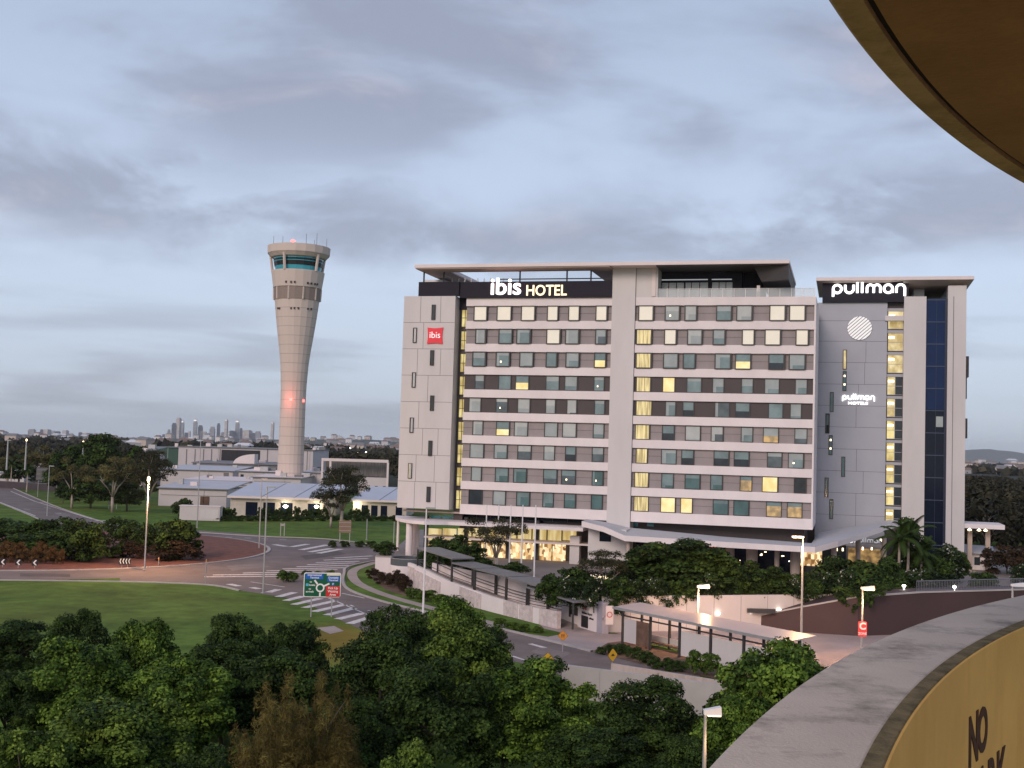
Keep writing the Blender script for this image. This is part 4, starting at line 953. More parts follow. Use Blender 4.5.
for a, b in zip(tops[:-1], tops[1:]): wallbar(mb, Vector((a.x, a.y + .1, 0)), Vector((b.x, b.y + .1, 0)), .34, max(a.z, .05) + .003, max(a.z, .05) + .14, b.z + .003, b.z + .14)
mb.build('coping', M_kerb, mw)
M_rail = mat('railing_grey', (0.16, 0.16, 0.19), 0.5)
ra = empty('railing', tops[4] + base, 0, 'grey metal railing on top of the maroon wall at the right', 'railing')
q0 = tops[4]
for a, b in zip(tops[4:-1], tops[5:]):
    a_, b_ = a - q0, b - q0
    for h_ in (1.05, .12): MB().tube([(a_.x, a_.y + 1.0, a_.z + h_), (b_.x, b_.y + 1.0, b_.z + h_)], .05, 6).build('rail', M_rail, ra)
    mb = MB(); n = 34
    for k in range(n):
        q = a_.lerp(b_, k / n); mb.box(q.x - .02, q.x + .02, q.y + .98, q.y + 1.02, q.z, q.z + 1.0)
    mb.build('baluster_panel', M_rail, ra)
for x, y in ((904, 585.5), (954.5, 586.5)):
    p = at(x, y, 121.5); lo = empty('path_lamp', (p.x, p.y, p.z - .35), 0, 'small bright bollard light behind the railing, ' + ('beside the hanging shrubs' if x < 920 else 'under the white flowering bush'), 'lamp', 'bollard lights by the railing')
    MB().lathe([(.06, -.4), (.06, .2), (.16, .22), (.2, .38), (.03, .44)], 10).build('lamp_head', M_lampwhite, lo)
# guard hut
ph_ = at(980, 566, 168); gh = empty('guard_hut', (ph_.x, ph_.y, TZ), HRZ, 'small white hut with sloping roof beside the right end of the grey hotel', 'hut')
MB().box(-1.2, 1.5, 0, 2.2, 0, 2.3).build('wall', M_white, gh)
mb = MB(); mb.prism([(-2.0, -.6, 2.3), (1.9, -.6, 2.2), (1.9, 2.6, 3.0), (-2.0, 2.6, 3.1)], [(-2.0, -.6, 2.42), (1.9, -.6, 2.32), (1.9, 2.6, 3.2), (-2.0, 2.6, 3.3)]); mb.build('roof', M_roofblue, gh)
MB().box(-.75, 0.0, -.03, -.001, .65, 1.75).build('window', M_roomdark, gh)
MB().lathe([(.05, 0), (.2, .1), (.05, .3)], 8, c=(-1.5, -.3)).build('step_lamp', M_lampwhite, gh)
lamp_light((ph_.x - 2.0, ph_.y - 2.0, TZ + .8), 30, (1, .75, .4), .2)

# ------------------------------------------------------------------ shelter, concrete ramp walls, small signs
sa = gp(622, 644); sb = gp(782, 682)
sl_ = (sb - sa); sh = empty('walkway_shelter', sa, math.atan2(sl_.y, sl_.x), 'long open walkway shelter with pinkish metal roof and grey screen panels', 'shelter')
sL = sl_.length; zr_ = 3.1
mb = MB(); mb.prism([(-.7, -.5, zr_), (sL + 1, -.5, zr_), (sL + 1, 2.6, zr_ + .25), (-.7, 2.6, zr_ + .25)], [(-.7, -.5, zr_ + .1), (sL + 1, -.5, zr_ + .1), (sL + 1, 2.6, zr_ + .35), (-.7, 2.6, zr_ + .35)])
mb.build('roof', mat('pinkish_metal_roof', (0.56, 0.44, 0.41), 0.35, 0.06, 0.6, spec=0.6), sh)
mb = MB(); mb.box(-.72, sL + 1.02, -.62, -.505, zr_ - .08, zr_ + .14); mb.build('gutter', M_steel, sh)
npst = 6
for k in range(npst):
    u = sL * k / (npst - 1) * .98 + .05
    for v in (0, 2.2): MB().box(u - .09, u + .09, v - .09, v + .09, 0, zr_ + .02 + v * .07).build('post', M_steeldark, sh)
    if k < npst - 1:
        u1 = sL * (k + 1) / (npst - 1) * .98 + .05
        MB().box(u + .1, u1 - .1, -.03, .03, 2.45, 2.58).build('beam', M_steeldark, sh)
        if k == 0:
            MB().box(u + .2, u + (u1 - u) * .5, -.02, .02, .25, 2.3).build('screen_panel', M_shed, sh); MB().box(u + (u1 - u) * .5, u1 - .2, -.02, .02, .25, 2.3).build('screen_panel', M_bark, sh)
        elif k != 1: MB().box(u + .2, u1 - .2, -.02, .02, .2, 2.25).build('screen_panel', M_pier, sh)
MB().box(.2, sL - .5, 2.15, 2.25, .1, .9).build('low_wall', M_pier, sh)
MB().box(1, sL - 1, 1.3, 1.8, .40, .48).build('bench', M_bark, sh)
# concrete walls of the lower road
def concwall(name, pts, th, z0, z1, label, m=M_conc, joint=True):
    e = empty(name, (pts[0].x, pts[0].y, 0), 0, label, 'wall'); r = [p - pts[0] for p in pts]
    for a, b in zip(r[:-1], r[1:]):
        mb = MB(); wallbar(mb, Vector((a.x, a.y, 0)), Vector((b.x, b.y, 0)) - (b - a).normalized() * .015, th, z0, z1); mb.build('panel', m, e)
    return e
def gpz(px, py, d): p = at(px, py, d); p.z = 0; return p
concwall('concrete_wall', [gpz(x, y, d) for x, y, d in ((563, 672, 84), (601, 676, 82.6), (660, 682, 80.5), (716, 688, 78.6), (760, 692, 77))], .35, 0, 2.15, 'grey concrete road wall in front, its face seen above the front trees', mat('grey_concrete', (0.42, 0.385, 0.375), 0.85, 0.1, 0.5))
concwall('parapet_wall', [gpz(x, y, d) for x, y, d in ((612, 666, 89.5), (650, 671, 87.5), (700, 677, 85), (752, 683, 82.5), (790, 690, 80))], .3, 0, 1.35, 'low streaked concrete parapet in front of the shelter planting bed', mat('streaked_concrete', (0.47, 0.385, 0.35), 0.85, 0.16, 1.2, stretch=(2, 2, .4)))

def plate(name, parent, pts, y0, y1, m): return MB().prism([(x, y0, z) for x, z in pts], [(x, y1, z) for x, z in pts]).build(name, m, parent)
M_yel = mat('sign_yellow', (0.72, 0.40, 0.02), 0.5, 0.05); M_org = mat('sign_orange', (0.62, 0.24, 0.03), 0.5, 0.05)
def diamond(px, py, pyb, s, label, m, glyph):
    p = gp(px, pyb); d = p.y; z = 17 - (py - yh(px)) * d / F
    e = empty('warning_sign', p, -math.atan2(p.x, p.y), label, 'sign', 'warning diamonds by the road')
    MB().lathe([(.04, 0), (.04, z + s * .6)], 8, close=True).build('post', M_steel, e)
    c = .12
    pts = []
    for k in range(4):
        a = math.pi / 2 * k + math.pi / 2
        for q in (-.12, .12): pts.append((math.cos(a + q) * s * .96, z + math.sin(a + q) * s * .96))
    pl_ = plate('plate', e, pts, -.06, -.04, m)
    plate('sign_border', pl_, [((x) * .0 + x * 1.05, z + (zz - z) * 1.05) for x, zz in pts], -.038, -.03, blk)
    if glyph == 'hump': plate('symbol', pl_, [(-s * .42, z - s * .12), (s * .42, z - s * .12), (s * .28, z + .0), (s * .12, z + s * .2), (-s * .12, z + s * .2), (-s * .28, z)], -.075, -.061, blk)
    else:
        for q in (-1, 1): plate('symbol', pl_, [(q * s * .2 - s * .06, z - s * .35), (q * s * .2 + s * .06, z - s * .35), (q * s * .2 + s * .06, z + s * .1), (q * s * .2 + s * .16, z + s * .1), (q * s * .2, z + s * .4), (q * s * .2 - s * .16, z + s * .1), (q * s * .2 - s * .06, z + s * .1)], -.075, -.061, blk)
    return e
dsg = diamond(612, 652.5, 668, .50, 'yellow hump warning diamond on a post at the planting bed corner', M_yel, 'hump'); dsg.rotation_euler.z += math.radians(46)
diamond(562.5, 633.5, 652, .41, 'orange two-arrow warning diamond at the driveway mouth', M_org, 'arrows')
diamond(547.5, 656, 672, .44, 'yellow hump warning diamond half hidden by the front tree top', M_yel, 'hump')
# small white plate on the wall by the driveway and its leaning arm
p = at(609.5, 615, 110.6); bg_ = empty('boom_gate', gp(600, 632.5), 0, 'raised thin boom arm and white plate before the pinkish wall', 'barrier')
q = p - gp(600, 632.5)
MB().tube([(0, 0, 1.0), (q.x - .2, q.y - .3, q.z + .2)], .035, 6).build('boom', M_steel, bg_)
MB().box(-.15, .15, -.15, .15, 0, 1.1).build('cabinet', M_steel, bg_)
MB().box(q.x - .35, q.x + .35, q.y - .1, q.y - .06, q.z - .85, q.z + .85).build('plate', M_roofedge, bg_)
mb = MB()
for k in range(14):
    a = 2 * math.pi * k / 14; b = 2 * math.pi * (k + 1) / 14
    mb.prism([(q.x + r_ * math.cos(t), q.y - .105, q.z + .05 + r_ * math.sin(t)) for r_, t in ((.2, a), (.27, a), (.27, b), (.2, b))], [(q.x + r_ * math.cos(t), q.y - .12, q.z + .05 + r_ * math.sin(t)) for r_, t in ((.2, a), (.27, a), (.27, b), (.2, b))])
mb.build('symbol', redl, bg_)

# big green direction sign
d = 17 * F / (617 - yh(322)); p = gp(321, 617); gs = empty('direction_sign', p, -math.atan2(p.x, p.y), 'large green roundabout direction sign with blue and red panels on the lawn', 'sign')
s_ = d / F; zc = 17 - (585 - yh(321)) * s_
W_ = 37.0 * s_; H_ = 24.5 * s_
def rrect(w, h, r, n=4):
    o_ = []
    for cx, cz, a0 in ((w / 2 - r, h / 2 - r, 0), (-w / 2 + r, h / 2 - r, 90), (-w / 2 + r, -h / 2 + r, 180), (w / 2 - r, -h / 2 + r, 270)):
        for k in range(n + 1): a = math.radians(a0 + 90 * k / n); o_.append((cx + r * math.cos(a), cz + r * math.sin(a)))
    return o_
M_sgreen = mat('sign_green', (0.006, 0.10, 0.045), 0.45, 0.05); M_sblue = mat('sign_blue', (0.02, 0.13, 0.50), 0.45, 0.04); M_sred = mat('sign_red', (0.62, 0.03, 0.03), 0.45, 0.04); M_swhite = mat('sign_white', (0.82, 0.80, 0.76), 0.45, 0.02)
plate('border', gs, [(x, zc + z) for x, z in rrect(W_, H_, .2)], -.06, -.02, M_swhite)
bd = plate('board', gs, [(x, zc + z) for x, z in rrect(W_ - .18, H_ - .18, .14)], -.09, -.061, M_sgreen)
SG = lambda x, y: ((x - 464) / 540 * W_, zc - (y - 370) / 360 * H_)      # sign artwork coordinates
def panel(x0, y0, x1, y1, m):
    a = SG(x0, y0); b = SG(x1, y1); plate('panel', bd, [(a[0], b[1]), (b[0], b[1]), (b[0], a[1]), (a[0], a[1])], -.105, -.0901, m)
panel(218, 205, 475, 285, M_sblue); panel(535, 240, 712, 320, M_sblue); panel(520, 385, 722, 540, M_sred); panel(525, 200, 716, 232, mat('sign_cream', (0.72, 0.68, 0.52), 0.5))
def stext(s, x, y, size, m=M_swhite, sx=1.0):
    a = SG(x, y); text('lettering', s, size * H_, m, bd, (a[0], -.112, a[1]), ext=.004, bold=.006, sx=sx)
stext('International', 350, 226, .105, sx=1.05); stext('Terminal', 350, 265, .10)
stext('Domestic', 624, 262, .105); stext('Terminal', 624, 300, .10)
stext('to', 298, 325, .10); stext('hotels', 318, 372, .105); stext('to', 288, 428, .10); stext('arrivals', 288, 468, .11)
stext('Pick Up', 622, 415, .13); stext('Waiting', 622, 463, .13); stext('Area', 622, 510, .13)
panel(600, 338, 640, 376, M_sblue); stext('P', 620, 357, .12)
panel(226, 350, 266, 388, mat('sign_cyan', (0.10, 0.42, 0.60), 0.45))
cx, cz = SG(436, 412); ro = .078 * W_ * 1.5; ri = ro * .66; mb = MB()
for k in range(28):
    a = 2 * math.pi * k / 28; b = 2 * math.pi * (k + 1) / 28
    mb.prism([(cx + r_ * math.cos(t), -.1, cz + r_ * math.sin(t)) for r_, t in ((ri, a), (ro, a), (ro, b), (ri, b))], [(cx + r_ * math.cos(t), -.112, cz + r_ * math.sin(t)) for r_, t in ((ri, a), (ro, a), (ro, b), (ri, b))])
for (x0, y0, x1, y1, t_) in ((436, 480, 436, 540, 13), (396, 358, 352, 300, 13), (490, 385, 568, 348, 12)):
    a = Vector((*SG(x0, y0), 0)); b = Vector((*SG(x1, y1), 0)); n_ = Vector((-(b - a).y, (b - a).x, 0)).normalized() * t_ / 540 * W_
    mb.prism([(q.x, -.1, q.y) for q in (a + n_, b + n_, b - n_, a - n_)], [(q.x, -.113, q.y) for q in (a + n_, b + n_, b - n_, a - n_)])
mb.build('symbol', M_swhite, bd)
for q in (-.275, .275): MB().box(q * W_ - .06, q * W_ + .06, 0, .12, 0, zc + H_ * .4).build('post', M_steel, gs)

# board with its back to us, far side of the junction
def backboard(x0, x1, y0, y1, yb_, label, m, name='sign_board'):
    p = gp((x0 + x1) / 2, yb_); s = p.y / F; e = empty(name, p, -math.atan2(p.x, p.y), label, 'sign'); w = (x1 - x0) * s / 2; zt_ = 17 - (y0 - yh((x0 + x1) / 2)) * s; zb_ = 17 - (y1 - yh((x0 + x1) / 2)) * s
    MB().box(-w, w, -.05, .05, zb_, zt_).build('board', m, e)
    mb = MB()
    for k in range(3): mb.box(-w * .96, w * .96, -.09, -.051, zb_ + (zt_ - zb_) * (.15 + .33 * k), zb_ + (zt_ - zb_) * (.15 + .33 * k) + .08)
    mb.build('stiffener', M_steel, e)
    for q in (-.8, .8): MB().box(q * w - .08, q * w + .08, .06, .2, 0, zt_ + .1).build('post', M_steel, e)
backboard(338.5, 350.5, 520, 532, 543, 'brown sign board on two white posts across the junction by the lawn', mat('board_brown', (0.25, 0.17, 0.12), 0.7))
backboard(36, 57.5, 467.5, 480, 497, 'wide grey sign board seen from behind beside the left road', mat('board_grey', (0.16, 0.155, 0.15), 0.7))
backboard(108, 117, 497.5, 503, 509, 'small grey sign on posts under the pale gum tree', M_steel)
backboard(280, 284.5, 523, 525.2, 536, 'little white sign plate on the verge below the lit shed', M_roofedge)
# chevron boards on the roundabout
for k, (x, y, yb_, n) in enumerate(((2.5, 561.5, 568.5, 1), (18, 562, 569.5, 1), (34.5, 562.3, 569.5, 1), (124.5, 560.8, 568.5, 4))):
    p = gp(x, yb_); s = p.y / F; zc_ = 17 - (y - yh(x)) * s; e = empty('chevron_board', p + Vector((0, 0, .1)), -math.atan2(p.x, p.y), ['black and white chevron board at the left edge of the roundabout', 'black and white chevron board, second along the orange hedge', 'black and white chevron board at the right end of the orange hedge', 'wide chevron board with four arrows near the lit street lamp'][k], 'sign', 'chevron boards on the roundabout')
    h = .36 if n == 1 else .42; w = .36 * n
    bd_ = MB().box(-w, w, -.03, 0, zc_ - h, zc_ + h).build('board', blk, e)
    for j in range(n):
        c = -w + .36 + .72 * j
        mb = MB()
        for sg in (1, -1):
            mb.prism([(c - .22, -.045, zc_), (c - .02, -.045, zc_), (c + .24, -.045, zc_ + sg * .32), (c + .04, -.045, zc_ + sg * .32)], [(c - .22, -.031, zc_), (c - .02, -.031, zc_), (c + .24, -.031, zc_ + sg * .32), (c + .04, -.031, zc_ + sg * .32)])
        mb.build('symbol', M_swhite, bd_)
    if n > 1: e.scale = (.5, 1, 1)
    for q in ((0,) if n == 1 else (-.7, .7)): MB().box(q - .04, q + .04, .01, .07, 0, zc_ + .3).build('post', M_steel, e)

# ------------------------------------------------------------------ street lamps
def street_lamp(px, pyb, pyt, label, head='tip', lit=0, z0=0.0, name='street_lamp', r=.085, d=None):
    if d is None: p = gp(px, pyb, z0)
    else: p = at(px, pyb, d); z0 = p.z
    d = p.y; h = 17 - (pyt - yh(px)) * d / F - z0
    e = empty(name, (p.x, p.y, z0), 0, label, 'street lamp', 'street lamps')
    MB().lathe([(.22, 0), (.22, .06), (r * 1.3, .07), (r * 1.1, h * .5), (r * .75, h)], 10, close=True).build('pole', M_steel if head != 'white' else M_polewhite, e)
    gm = M_lampwarm if lit else M_steel
    if head in ('tip', 'white'):
        MB().box(-.06, .95, -.16, .16, h, h + .13).build('lamp_head', M_steel if not lit else M_polewhite, e)
        MB().box(.25, .9, -.12, .12, h - .03, h - .001).build('diffuser', gm, e)
    elif head == 'box':
        MB().prism([(-.1, -.17, h - .02), (1.0, -.2, h - .02), (1.0, .2, h - .02), (-.1, .17, h - .02)], [(-.12, -.17, h + .16), (.95, -.2, h + .3), (.95, .2, h + .3), (-.12, .17, h + .16)]).build('lamp_head', M_polewhite, e)
        MB().box(.15, .95, -.15, .15, h - .07, h - .021).build('diffuser', gm, e)
    elif head == 'left':
        MB().box(-.95, .05, -.2, .2, h, h + .14).build('lamp_head', M_polewhite, e); MB().box(-.9, -.2, -.15, .15, h - .03, h - .001).build('diffuser', gm, e)
    elif head == 'double':
        for q in (-1, 1):
            MB().box(q * .1 if q > 0 else -.8, q * .8 if q > 0 else -.1, -.15, .15, h - .1, h + .1).build('lamp_head', M_steel, e)
    elif head == 'post':
        MB().lathe([(.12, h), (.2, h + .2), (.16, h + .55), (.05, h + .62)], 10).build('lamp_head', gm, e)
    if lit: lamp_light((.5 if head != 'left' else -.5, -.55, h - 1.15), lit, (1, .54, .24), .15, e)
    return e
street_lamp(144.5, 570, 481, 'glowing street lamp standing on the red mulch of the roundabout', 'post', 7000, .1)
street_lamp(197, 528, 432, 'tall thin unlit pole standing left of the white cabinet', 'tip', 0)
street_lamp(259, 549, 479, 'slim unlit lamp pole on the far roundabout edge', 'tip', 0)
street_lamp(263, 593, 487, 'tall unlit lamp pole on the near grass edge', 'tip', 0)
street_lamp(47, 516, 466, 'grey lamp pole on the verge in front of the grey sign back', 'tip', 0)
street_lamp(423, 614, 508, 'white lamp pole in front of the stone ramp wall', 'white', 0)
street_lamp(801, 655, 537, 'tall lit lamp pole before the maroon wall with left-facing head', 'left', 1700)
se = street_lamp(861.5, 662, 588, 'lit lamp pole carrying a red sign before the maroon wall', 'box', 500)
street_lamp(697, 648, 586, 'lamp pole with pale head rising behind the walkway shelter roof', 'box', 1300)
fl_ = street_lamp(703.5, 800, 710, 'front lamp pole with pale box head among the nearest trees', 'box', 60, name='street_lamp', d=47, r=.07)
for ch in fl_.children:
    if ch.name.startswith(('lamp_head', 'diffuser')): ch.scale = (.62, .8, 1)
street_lamp(1012.5, 606, 585, 'short pinkish lamp pole just above the concrete parapet at right', 'box', 0, d=100)
for x, yt, l in ((6.5, 440, 'double-headed floodlight mast, leftmost above the far trees'), (25, 441, 'tall lit floodlight mast above the far left trees'), (82, 443, 'lit floodlight mast beside the dark eucalypt crowns')):
    street_lamp(x, 470, yt, l, 'post' if x > 20 else 'double', 0, d=330, r=.2)
for ob in list(COL.objects):
    if ob.name.startswith('lamp_head') and ob.parent and ob.parent.get('label', '').startswith(('tall lit flood', 'lit flood')): ob.data.materials[0] = M_lampwarm
rs_ = empty('red_sign', se.location + Vector((0, -.12, 0)), 0, 'red sign with large white letter C on the lamp pole', 'sign')
sd_ = se.location.y / F; zc_ = 17 - (627 - yh(862)) * sd_
bd_ = plate('board', rs_, [(x, zc_ + z) for x, z in rrect(8.6 * sd_, 15 * sd_, .12)], -.04, 0, mat('sign_red_lit', (0.70, 0.05, 0.05), 0.45, 0.04, emit=(1, .10, .08), estr=.25))
text('lettering', 'C', .78, M_swhite, bd_, (0, -.05, zc_ + .22), bold=.03); text('lettering', 'ZONE', .26, M_swhite, bd_, (0, -.05, zc_ - .38), bold=.006)
for x, yb_, yt in ((158.5, 566, 556), (205.5, 583, 558)):
    p = gp(x, yb_); h = 17 - (yt - yh(x)) * p.y / F; e = empty('marker_post', p, 0, 'short marker post on the ' + ('red mulch beside the round shrub' if x < 200 else 'grass kerb near the hatched road'), 'post')
    MB().lathe([(.06, 0), (.06, h)], 8, close=True).build('pole', M_steel, e); MB().box(-.07, .07, -.075, -.06, h - .3, h - .1).build('reflector', M_org, e)
e = empty('marker_post', gp(393.5, 548), 0, 'thin grey post on the lawn left of the hotel', 'post'); MB().lathe([(.09, 0), (.09, 4.3)], 8, close=True).build('pole', M_steel, e); MB().box(-.15, .15, -.1, .1, 0, .2).build('foot', M_kerb, e)
e = empty('marker_post', gp(366.5, 540), 0, 'slim steel post behind the brown sign board', 'post'); MB().lathe([(.1, 0), (.1, 3.7)], 8, close=True).build('pole', M_steel, e); MB().box(-.15, .15, -.1, .1, 0, .2).build('foot', M_kerb, e)

# ------------------------------------------------------------------ control tower
td = 346.0; tb = at(289.2, 500, td)
tw = empty('control_tower', (tb.x, tb.y, 0), math.radians(4), 'tall flared concrete airport control tower with green glass cab', 'tower')
tzz = lambda y: 17 + (yh(295) - y) * td / F
tr = lambda w: w * td / F / 2
NS = 20
shaft = [(tr(26.5), 0), (tr(26), tzz(480)), (tr(25.2), tzz(440)), (tr(25), tzz(405)), (tr(25.6), tzz(385)), (tr(28), tzz(365)), (tr(31.5), tzz(350)), (tr(36), tzz(335)), (tr(40.5), tzz(318)), (tr(44.5), tzz(300.5))]
MB().lathe(shaft, NS).build('shaft', M_towerconc, tw)
mb = MB()
for k in range(2, 22):
    z = tzz(500) + (tzz(300) - tzz(500)) * k / 22; r_ = np.interp(z, [p[1] for p in shaft], [p[0] for p in shaft])
    mb.lathe([(r_ + .012, z - .05), (r_ + .03, z), (r_ + .012, z + .05)], NS)
mb.build('pour_joint', mat('tower_joint', (0.34, 0.29, 0.265), 0.9), tw)
MB().lathe([(tr(44), tzz(300.6)), (tr(45.5), tzz(300.4)), (tr(47), tzz(288.5)), (tr(46), tzz(288.4))], NS).build('louvre_band', mat('tower_band', (0.27, 0.21, 0.18), 0.8, 0.12, 1.2, stretch=(1, 1, 4)), tw)
mb = MB()
for k in range(NS // 2):
    a = 2 * math.pi * k / (NS // 2) + .05; r_ = tr(46.6); mb.box(-.001, .001, 0, .001, 0, .001) if False else None
    x, y = r_ * math.cos(a), r_ * math.sin(a); mb.tube([(x * .985, y * .985, tzz(300.5)), (x * 1.008, y * 1.008, tzz(288.4))], .28, 4)
mb.build('band_rib', M_towerconc, tw)
MB().lathe([(tr(47), tzz(288.4)), (tr(48.5), tzz(288)), (tr(53), tzz(272.5)), (tr(53), tzz(271.6)), (tr(40), tzz(271.8))], NS).build('upper_drum', M_towerconc, tw)
MB().lathe([(tr(44.5), tzz(272.5)), (tr(49.5), tzz(262)), (tr(50), tzz(258.5))], NS).build('cab_glass', mat('cab_glass_teal', (0.07, 0.36, 0.44), 0.15, 0.1, spec=0.5), tw)
MB().lathe([(tr(47.6), tzz(266.8)), (tr(50.3), tzz(259.8))], NS).build('cab_blind', mat('cab_blind_dark', (0.02, 0.022, 0.025), 0.4), tw)
MB().lathe([(tr(44), tzz(259)), (tr(55), tzz(257.8)), (tr(60), tzz(255)), (tr(62), tzz(254)), (tr(63), tzz(246.6)), (tr(62), tzz(246.5)), (tr(61), tzz(248)), (.05, tzz(248))], NS).build('roof_crown', M_towerconc, tw)
mb = MB()
for k in range(5):
    a = 2 * math.pi * k / 5 + math.radians(-118 + 4); c_, s__ = math.cos(a), math.sin(a)
    MB().tube([(tr(52) * c_, tr(52) * s__, tzz(272)), (tr(57) * c_, tr(57) * s__, tzz(255.5))], .42, 6).build('cab_column', M_towerconc, tw)
def tower_dot(px, py, w, h, r_, m, nm):
    r = ray(px, py); o_ = CAM - Vector((tb.x, tb.y, 0)); A = r.x ** 2 + r.y ** 2; B = 2 * (o_.x * r.x + o_.y * r.y); C_ = o_.x ** 2 + o_.y ** 2 - r_ ** 2
    disc = B * B - 4 * A * C_
    if disc < 0: return None
    p = CAM + r * ((-B - math.sqrt(disc)) / 2 / A); q = p - Vector((tb.x, tb.y, 0)); q.rotate(Matrix.Rotation(-tw.rotation_euler.z, 3, 'Z'))
    nn = Vector((q.x, q.y, 0)).normalized(); t_ = Vector((-nn.y, nn.x, 0)); mb = MB()
    a = [q + t_ * (sx * w / 2) + Vector((0, 0, sz * h / 2)) for sx, sz in ((-1, -1), (1, -1), (1, 1), (-1, 1))]
    mb.prism([v - nn * .25 for v in a], [v + nn * .10 for v in a]); return mb.build(nm, m, tw)
for x, y in ((286, 281.6), (291, 281.7), (294.7, 281.8), (308, 283), (311.5, 283.4), (315.2, 284), (317.5, 284.3)): tower_dot(x, y, .5, .55, tr(50.3), M_frame, 'porthole')
for x, y in ((277.8, 308.2), (279.4, 308.2), (291, 308.0), (294.4, 308.0), (298.3, 308.1), (308, 308.8), (311.3, 309)): tower_dot(x, y, .45, .55, tr(42.8), M_frame, 'porthole')
for x, y in ((291, 399.6), (303.5, 400.8)):
    o = tower_dot(x, y, .9, .7, tr(25.2), M_redlamp, 'beacon')
lamp_light((tb.x - 1, tb.y - tr(25) - 3, tzz(400)), 420, (1, .2, .15), .4)
MB().lathe([(.1, tzz(246)), (.3, tzz(245.6)), (.1, tzz(243))], 8, c=(-1.5, -3)).build('mast', M_steel, tw)
MB().lathe([(.1, tzz(243)), (.75, tzz(241.6)), (.1, tzz(240))], 10, c=(-1.5, -3)).build('beacon', M_redlamp, tw)
for x, y, h_ in ((-7, -3, 2.5), (2.5, -5, 3.2), (5.2, -2, 4.0), (7.8, 1, 3), (-5, 2, 3.3), (4, 4, 3)):
    MB().lathe([(.06, tzz(248)), (.05, tzz(246) + h_)], 5, c=(x, y)).build('antenna', M_steeldark, tw)

# ------------------------------------------------------------------ airport buildings on the left
def shed(x0, x1, yt, yb_, d, depth, label, m, roofm, name='airport_building', parts=(), slope=0.0, over=.4, rz=0.0):
    """a plain hall: front wall between two picture columns at a distance, with roof, eaves and any openings"""
    a = at(x0, yb_, d); b = at(x1, yb_, d); w = (b.x - a.x); zt = 17 - (yt - yh((x0 + x1) / 2)) * d / F
    e = empty(name, (a.x, d, 0), rz, label, 'building'); 
    MB().box(0, w, 0, depth, 0, zt).build('wall', m, e)
    mb = MB(); mb.prism([(-over, -over, zt + .003), (w + over, -over, zt + .003), (w + over, depth + over, zt + slope), (-over, depth + over, zt + slope)],
                        [(-over, -over, zt + .3), (w + over, -over, zt + .3), (w + over, depth + over, zt + slope + .3), (-over, depth + over, zt + slope + .3)])
    mb.build('roof', roofm, e)
    gg_ = random.Random(int(x0 * 7 + yt))
    for q in range(gg_.randint(2, 4)):
        uu = w * gg_.uniform(.08, .86); vv = depth * gg_.uniform(.15, .7); ww = gg_.uniform(1.0, 2.6); hh = gg_.uniform(.6, 1.5)
        MB().box(uu, uu + ww, vv, vv + ww * .8, zt + slope * vv / depth + .1, zt + slope * vv / depth + .3 + hh).build('roof_unit', (M_steel, M_roofedge, M_tin)[q % 3], e)
    for q in range(2, max(3, int(w / 7))):
        uu = w * q / max(3, int(w / 7)); MB().box(uu - .06, uu + .06, -.12, -.003, 0, zt).build('downpipe', M_steel, e)
    MB().box(-over, w + over, -over - .14, -over - .01, zt + .02, zt + .28).build('gutter', M_tin, e)
    for nm, px0, px1, py0, py1, pm in parts:
        s = d / F; xx0 = at(px0, yb_, d).x - a.x; xx1 = at(px1, yb_, d).x - a.x; z1 = 17 - (py0 - yh(px0)) * s; z0 = 17 - (py1 - yh(px0)) * s
        MB().box(xx0, xx1, -.12, -.004, max(z0, .02), z1).build(nm, pm, e)
    return e
shed(146, 177, 447.3, 480, 470, 40, 'dark green metal warehouse far left of the control tower', M_green, M_green, 'warehouse')
e = shed(177.2, 277, 448, 480, 462, 45, 'large grey-panelled warehouse with dark bay behind the control tower', M_shed, M_tin, 'warehouse',
     [('panel_gap', x, x + .9, 449, 470, M_tin) for x in (185, 193.5, 202, 210, 218.5)] + [('dark_bay', 220.3, 259, 449.5, 464, mat('bay_black', (0.02, 0.021, 0.027), 0.6)), ('panel_gap', 266, 267, 449, 462, M_tin)])
shed(302.5, 312, 450.5, 482, 462, 40, 'narrow grey warehouse end visible right of the tower shaft', M_shed, M_tin, 'warehouse', [('panel_gap', 306, 306.6, 451, 470, M_tin)])
p = at(247, 464, 430); e = empty('radome_fin', (p.x, p.y, 0), 0, 'pale quarter-round roof fin in front of the dark warehouse bay', 'roof structure')
zz = 17 - (464 - yh(247)) * 430 / F
pts = [(-5.0, zz)] + [(2.6 - 7.6 * math.cos(t), zz + 3.6 * math.sin(t)) for t in np.linspace(.15, math.pi / 2, 8)] + [(2.6, zz)]
MB().prism([(x, 0, z) for x, z in pts], [(x, 6, z) for x, z in pts]).build('fin', M_roofedge, e); MB().box(-5, 2.6, .5, 5.5, 0, zz - .01).build('base', M_tin, e)
shed(160, 232, 470.5, 490, 400, 30, 'long low white workshop with grey roof nearest the warehouses', M_shed, M_roofblue, 'workshop', [('door', 232 - 9, 232 - 4, 472.5, 477, M_tin)], 1.0)
shed(192, 280, 464, 480, 430, 22, 'dark flat-roofed hall with long blue-grey roof line', M_tin, M_tin, 'workshop', [('vent', 196, 199, 462, 466, M_shed)], .5)
shed(238, 275, 472, 490, 385, 25, 'boxy white workshop block just left of the tower foot', M_shed, M_roofedge, 'workshop', [('window', 240, 243, 474, 477, M_roomdark)], .3)
shed(182, 250, 481, 497, 340, 25, 'white low shed with stepped parapet in the middle of the workshops', M_shed, M_roofedge, 'workshop', [('eave_beam', 183, 250, 483, 484, M_tin)], .4)
